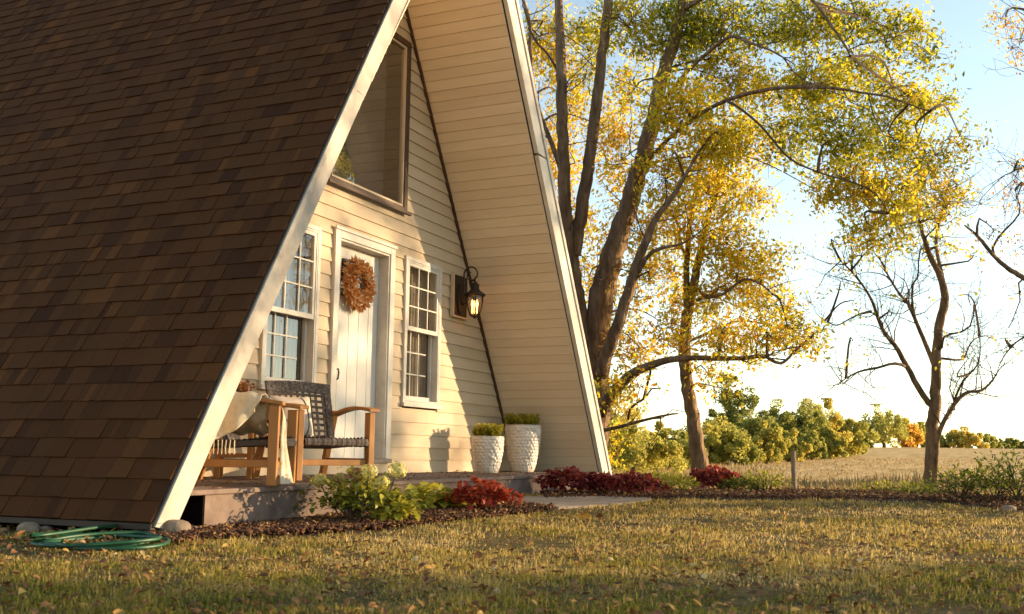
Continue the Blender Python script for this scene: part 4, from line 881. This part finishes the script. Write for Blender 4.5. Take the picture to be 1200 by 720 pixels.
tree('slender_tree','slender golden tree leaning over the red plant right of the house',17,S2,C2,52,npc=36,L=.078,cover=90,spread=.17)
S3=[([(1091,583),(1092,545),(1093,505),(1096,472),(1097,432),(1099,392),(1107,355),(1103,327),(1090,300),(1084,282),(1078,262)],[21,19,18,17,14,13,12,10,8,7,4]),
 ([(1092,476),(1079,456),(1064,433),(1046,406),(1030,386),(1021,365),(1015,345),(1002,325),(985,306)],[9,9,8,7,6,5,4,3,2]),
 ([(1061,430,-.2),(1045,427,-.4),(1030,428,-.5),(1012,432,-.6),(994,443,-.7),(982,452,-.8)],[5,4.5,4,3.5,2.5,1]),
 ([(1097,436),(1086,407,.3),(1078,385,.4),(1066,360,.5),(1052,342,.6),(1040,322,.7),(1030,300,.8)],[8,7,6,5,4,3,2]),
 ([(1072,372,.4),(1070,340,.4),(1076,315,.4),(1080,290,.4)],[4,3,2.5,2]),
 ([(1100,410),(1108,402,-.3),(1120,394,-.4),(1132,380,-.5),(1141,358,-.6)],[5,4,3,2.5,1.5]),
 ([(1105,330),(1100,285,.3),(1103,255,.3),(1108,225,.3)],[6,5,4,2]),
 ([(1095,565,-.3),(1098,530,-.4),(1105,505,-.5),(1118,481,-.5),(1131,462,-.5),(1150,455,-.5),(1168,438,-.5)],[8,8,7,6,5,4,2]),
 ([(1118,481,-.5),(1128,440,-.5),(1140,415,-.5),(1148,392,-.6)],[4,3,2,1.2]),
 ([(1102,420),(1125,418,.3),(1145,402,.5),(1160,396,.5)],[4,3,2,1.2]),
 ([(1021,365,0),(1000,372,-.3),(982,380,-.4),(965,378,-.5)],[3.5,2.5,2,1.2])]
C3=[(1075,225,38,36,1.3,.50),(1110,240,32,30,1.2,.56),(1055,265,34,28,1.1,.48),(1120,215,30,26,1.0,.60),(1095,290,34,20,.8,.55),(1085,260,34,24,1.0,.52),(1045,295,28,18,.4,.46),(1010,300,34,22,.35,.42),(980,285,24,20,.4,.46),(1140,300,20,30,.20,.62),(985,330,28,22,.14,.45),(1130,345,26,26,.10,.6),(1000,400,34,30,.09,.5),(1045,370,30,34,.10,.5),(1135,420,30,34,.08,.6),(1000,352,20,18,.12,.5)]
tree('bare_tree','half-bare slim tree with twisting branches in front of the stubble field',17,S3,C3,53,npc=20,L=.07,cover=110,spread=.15,twd=13)
S4=[([(1330,590),(1328,520),(1310,440),(1270,380),(1235,345),(1200,326),(1180,314),(1165,300),(1150,282),(1140,272),(1130,264)],[24,22,19,14,10,8,7,6,5,4,2]),
 ([(1310,440),(1300,300),(1270,180),(1240,80),(1215,10)],[16,13,10,7,4]),([(1270,180),(1235,190,-.3),(1200,200,-.4),(1178,205,-.5)],[6,5,3,1.5]),([(1165,300),(1172,270),(1190,240),(1196,215)],[4,3,2,1.2]),([(1270,380),(1235,385),(1200,395),(1180,415),(1168,440)],[5,4,3,2,1.2]),([(1200,326),(1190,355),(1182,385)],[3,2,1.2])]
C4=[(1178,30,22,28,.8,.77),(1195,50,20,30,.8,.78),(1250,60,50,50,.9,.77),(1195,195,20,22,.6,.80),(1190,235,24,24,.5,.84),(1165,270,22,26,.35,.86),(1195,290,18,26,.45,.84),(1250,200,50,60,.9,.80),(1260,320,50,40,.8,.82),(1190,345,16,22,.2,.82),(1190,410,16,26,.25,.88),(1320,250,50,90,.9,.78)]
tree('edge_tree','tree mostly outside the right edge, only its outer leafy branches reaching in',16,S4,C4,54,npc=22,L=.06,cover=120,spread=.15,twd=9)
# --- far trees and bushes
def far_tree(name,label,px,by,hw,ty,D,hue,seed,group,n=2600,L=.30):
    rg=np.random.default_rng(seed); p=np.array(at(px,by,D)); p[2]=float(zg(p[0],p[1])); k=px2m(D); H=(by-ty)*k; r_=hw*k*1.28; t=thing(name,label,'tree' if 'tree' in name else 'bush',p,0,group)
    o=MB(); o.tube([(0,0,-.2),(.03*r_,0,H*.3),(0,.02*r_,H*.75)],[.045*H,.035*H,.01*H],6)
    for q in range(5):
        a=rg.uniform(0,6.3); o.tube([(0,0,H*.2),(r_*.35*cos(a),r_*.35*sin(a),H*.5),(r_*.6*cos(a),r_*.6*sin(a),H*rg.uniform(.55,.8))],[.02*H,.013*H,.004*H],5)
    o.build('trunk',m_twig,t)
    nc=int(58+12*rg.random()); u=rg.normal(0,1,(nc,3)); u/=np.linalg.norm(u,axis=1)[:,None]; u*=rg.uniform(.35,1.02,nc)[:,None]*(1+.22*np.sin(np.arctan2(u[:,1],u[:,0])*3+seed)+.07*np.sin(u[:,2]*5+seed*2))[:,None]
    wz=1-.35*np.clip(u[:,2:3],0,1); Cc=np.column_stack([u[:,:2]*r_*wz,(u[:,2]*.50+.48)*H]); Cr=rg.uniform(.09,.30,nc)*min(r_,H*.6)
    per=n//nc; d=rg.normal(0,1,(nc*per,3)); d/=np.linalg.norm(d,axis=1)[:,None]; P=np.repeat(Cc,per,0)+d*np.repeat(Cr,per)[:,None]*rg.uniform(.3,1.1,(nc*per,1))**.6
    m_=len(P); P[:,2]=np.clip(P[:,2],.02*H,H*1.03); a=rg.normal(0,1,(m_,3)); a/=np.linalg.norm(a,axis=1)[:,None]; b=np.cross(a,rg.normal(0,1,(m_,3))); b/=np.linalg.norm(b,axis=1)[:,None]
    Ls=L*rg.uniform(.5,1.3,m_); V,F=quads(P-a*Ls[:,None]*.5,a,b,Ls,Ls*.75); tn=np.clip(hue+np.repeat(rg.normal(0,.07,nc),per)+rg.normal(0,.07,m_),0,1)
    npmesh('crown',V,F,tn,m_far,t)
GF='trees at the far edge of the field'
FT=[('far_bush','broad yellow-green bush right beside the roof corner, nearest of the field bushes',742,556,50,487,36,.40,2),('far_tree','tall golden tree behind the broad bush, half hidden by the big trunk',722,552,34,452,42,.62,3),('far_bush','olive bush between the broad bush and the slender tree trunk',788,552,30,503,46,.32,3),
('far_tree','dark green tall tree showing just right of the slender trunk',857,548,26,448,72,.14,4),('far_tree','yellow-green tree low behind the slender tree trunk',832,550,28,488,60,.42,4),('far_tree','mid green round tree left of the centre of the distant row',884,546,28,486,68,.24,5),('far_tree','brown-green wide tree in the middle of the distant row',915,545,30,477,76,.30,6),('far_tree','yellow bush-like tree in front of the brown-green wide tree',900,548,20,500,62,.50,7),('far_tree','olive green tree right of the middle of the distant row',942,543,28,480,76,.28,8),('far_tree','bright yellow tree near the right end of the distant row',964,541,26,474,78,.56,9),('far_tree','yellow-green tree ending the distant row at its right',990,537,22,487,80,.42,10),
('far_tree','dark bluish small tree left of the lone field clump',1012,523,11,489,140,.06,11),('far_tree','large round olive and orange tree standing alone on the field crest',1036,523,27,474,146,.40,12),('far_tree','bright orange tree attached to the right of the round crest tree',1064,522,15,489,150,.84,13),('far_tree','small green tree on the crest just left of the bare tree trunk',1081,523,14,492,155,.26,14),
('far_bush','low green hedge bush just right of the bare tree trunk',1112,526,20,505,170,.30,15),('far_bush','yellow-orange rounded bush on the skyline right of the bare tree',1131,526,18,500,168,.66,16),('far_bush','olive bush on the skyline two thirds to the right edge',1156,527,20,507,175,.32,17),('far_bush','low dull green bush on the skyline near the right edge',1184,528,22,513,180,.30,18),('far_bush','lowest green bush on the skyline at the right edge',1214,529,24,515,180,.28,19)]
for k_,(px_,by_,hw_,ty_,D_,hu_,lb_) in enumerate([(768,553,18,520,44,.46,'low yellow-green bush left of the slender tree, at the foot of the field'),(812,551,14,512,58,.36,'small dull bush tucked just left of the slender trunk'),(848,549,15,514,62,.48,'low yellowish bush just right of the slender trunk'),(871,548,14,512,60,.28,'small dark bush between the slender trunk and the distant row'),(925,545,16,506,66,.52,'low golden bush below the middle of the distant row'),(952,543,14,508,70,.34,'low olive bush above the wooden post, in the distant row'),(977,540,13,504,74,.46,'low bush filling the gap near the right end of the row'),(1003,534,12,513,90,.40,'last low bush tapering off the distant row on its right')]):
    FT.append(('far_bush',lb_,px_,by_,hw_,ty_,D_,hu_,40+k_))
for a_ in FT:
    D=a_[6]; far_tree(*a_[:8],60+a_[8]*3+int(D),GF,n=12000 if D<100 else 6500,L=.0019*D+.03)
# --- trees standing outside the frame towards the low sun: they throw the dappled shade and are mirrored in the panes
SUN=np.array([.80,-1.0,.19])
def shade_tree(label,x,y,zc,rx,rz,n,seed,L,gaps=.0,tr=.25,nc=34):
    rg=np.random.default_rng(seed); z=float(zg(x,y)); t=thing('shade_tree',label,'tree',(x,y,z),0,'trees outside the frame')
    o=MB(); o.tube([(0,0,-.2),(.1,.05,zc*.4),(-.05,.1,zc)],[tr,tr*.75,tr*.3],10)
    for q in range(9):
        a=rg.uniform(0,6.3); h=rg.uniform(.35,.9)*zc; o.tube([(0,0,h),(rx*.5*cos(a),rx*.5*sin(a),h+rz*.25),(rx*.85*cos(a),rx*.85*sin(a),h+rz*.5)],[tr*.35,tr*.2,tr*.07],6)
    o.build('trunk',m_bark,t,True)
    u=rg.normal(0,1,(nc,3)); u/=np.linalg.norm(u,axis=1)[:,None]; u*=rg.uniform(.2,.95,nc)[:,None]; Cc=u*np.array([rx,rx,rz])+(0,0,zc); per=n//nc
    d=rg.normal(0,1,(nc*per,3)); P=np.repeat(Cc,per,0)+d*np.repeat(rg.uniform(.14,.30,nc)*min(rx,rz),per)[:,None]; m_=len(P); a=rg.normal(0,1,(m_,3)); a/=np.linalg.norm(a,axis=1)[:,None]; b=np.cross(a,rg.normal(0,1,(m_,3))); b/=np.linalg.norm(b,axis=1)[:,None]
    V,F=quads(P,a,b,L,L*.6); npmesh('crown',V,F,np.clip(rg.normal(.45,.15,m_),0,1),m_leaf,t)
def sunward(x,y,t): return x+SUN[0]*t, y+SUN[1]*t
x,y=sunward(-6.4,-5.15,19); shade_tree('spreading tree out of view at the right whose crown shades the foreground lawn',x,y,4.2,2.7,3.9,7000,71,.20,tr=.22,nc=20)
x,y=sunward(-5.0,-3.3,30); shade_tree('slim tree out of view at the right throwing a dappled streak across the lawn',x,y,5.6,.55,3.0,900,72,.18,tr=.13,nc=12)
x,y=sunward(-.9,0,24); shade_tree('tall loose tree out of view at the right dappling the gable wall',x,y,6.4,3.4,3.2,3000,73,.20,tr=.16,nc=12)
x,y=sunward(-3.1,-.6,15); shade_tree('small thin tree out of view at the right dappling the left rake board',x,y,5.0,1.5,2.3,800,77,.16,tr=.08,nc=9)
x,y=sunward(2.2,-2.2,38); shade_tree('airy tree out of view at the right throwing soft shade by the path',x,y,8.6,2.6,2.2,700,74,.26,tr=.16)
shade_tree('round tree out of view at the right mirrored in the window panes',26,-12.6,4.2,3.6,4.4,7000,75,.24,tr=.25)
shade_tree('second round tree out of view at the right mirrored in the window panes',34,-17.0,5.0,4.2,5.0,8000,76,.24,tr=.25)
# ================================================================== LIGHT, SKY, CAMERA
from mathutils import Vector, Matrix
w=bpy.data.worlds.new('World'); S.world=w; w.use_nodes=True; nt=w.node_tree; bg=nt.nodes['Background']; sk=nt.nodes.new('ShaderNodeTexSky'); sk.sky_type='NISHITA'; sk.sun_disc=False
el=math.atan2(SUN[2],math.hypot(SUN[0],SUN[1])); sk.sun_elevation=el; sk.sun_rotation=math.atan2(SUN[0],SUN[1]); sk.air_density=1.0; sk.dust_density=SKY_DUST; sk.ozone_density=1.0; sk.altitude=200
hs=nt.nodes.new('ShaderNodeHueSaturation'); hs.inputs['Saturation'].default_value=.80; nt.links.new(sk.outputs[0],hs.inputs['Color']); nt.links.new(hs.outputs[0],bg.inputs['Color']); bg.inputs['Strength'].default_value=SKY
l=bpy.data.lights.new('sun','SUN'); l.energy=SUNE; l.angle=radians(.55); l.color=SUNC; lo=bpy.data.objects.new('sun',l); COL.objects.link(lo); lo.rotation_euler=Vector(-SUN).to_track_quat('-Z','Y').to_euler(); lo.location=(20,-25,20)
cam=bpy.data.cameras.new('camera'); co=bpy.data.objects.new('camera',cam); COL.objects.link(co); S.camera=co
mw=Matrix.Identity(4)
for r_ in range(3): mw[r_][0]=R[r_,0]; mw[r_][1]=R[r_,1]; mw[r_][2]=-R[r_,2]; mw[r_][3]=CAM[r_]
co.matrix_world=mw; cam.sensor_width=36; cam.lens=36*FPX/1200; cam.clip_start=.05; cam.clip_end=3000
cam.dof.use_dof=True; cam.dof.focus_distance=10.0; cam.dof.aperture_fstop=5.0
S.view_settings.view_transform='Standard'; S.view_settings.look='None'; S.view_settings.exposure=EXPO; S.view_settings.gamma=1
S.cycles.max_bounces=8; S.cycles.transparent_max_bounces=12; S.cycles.use_denoising=True
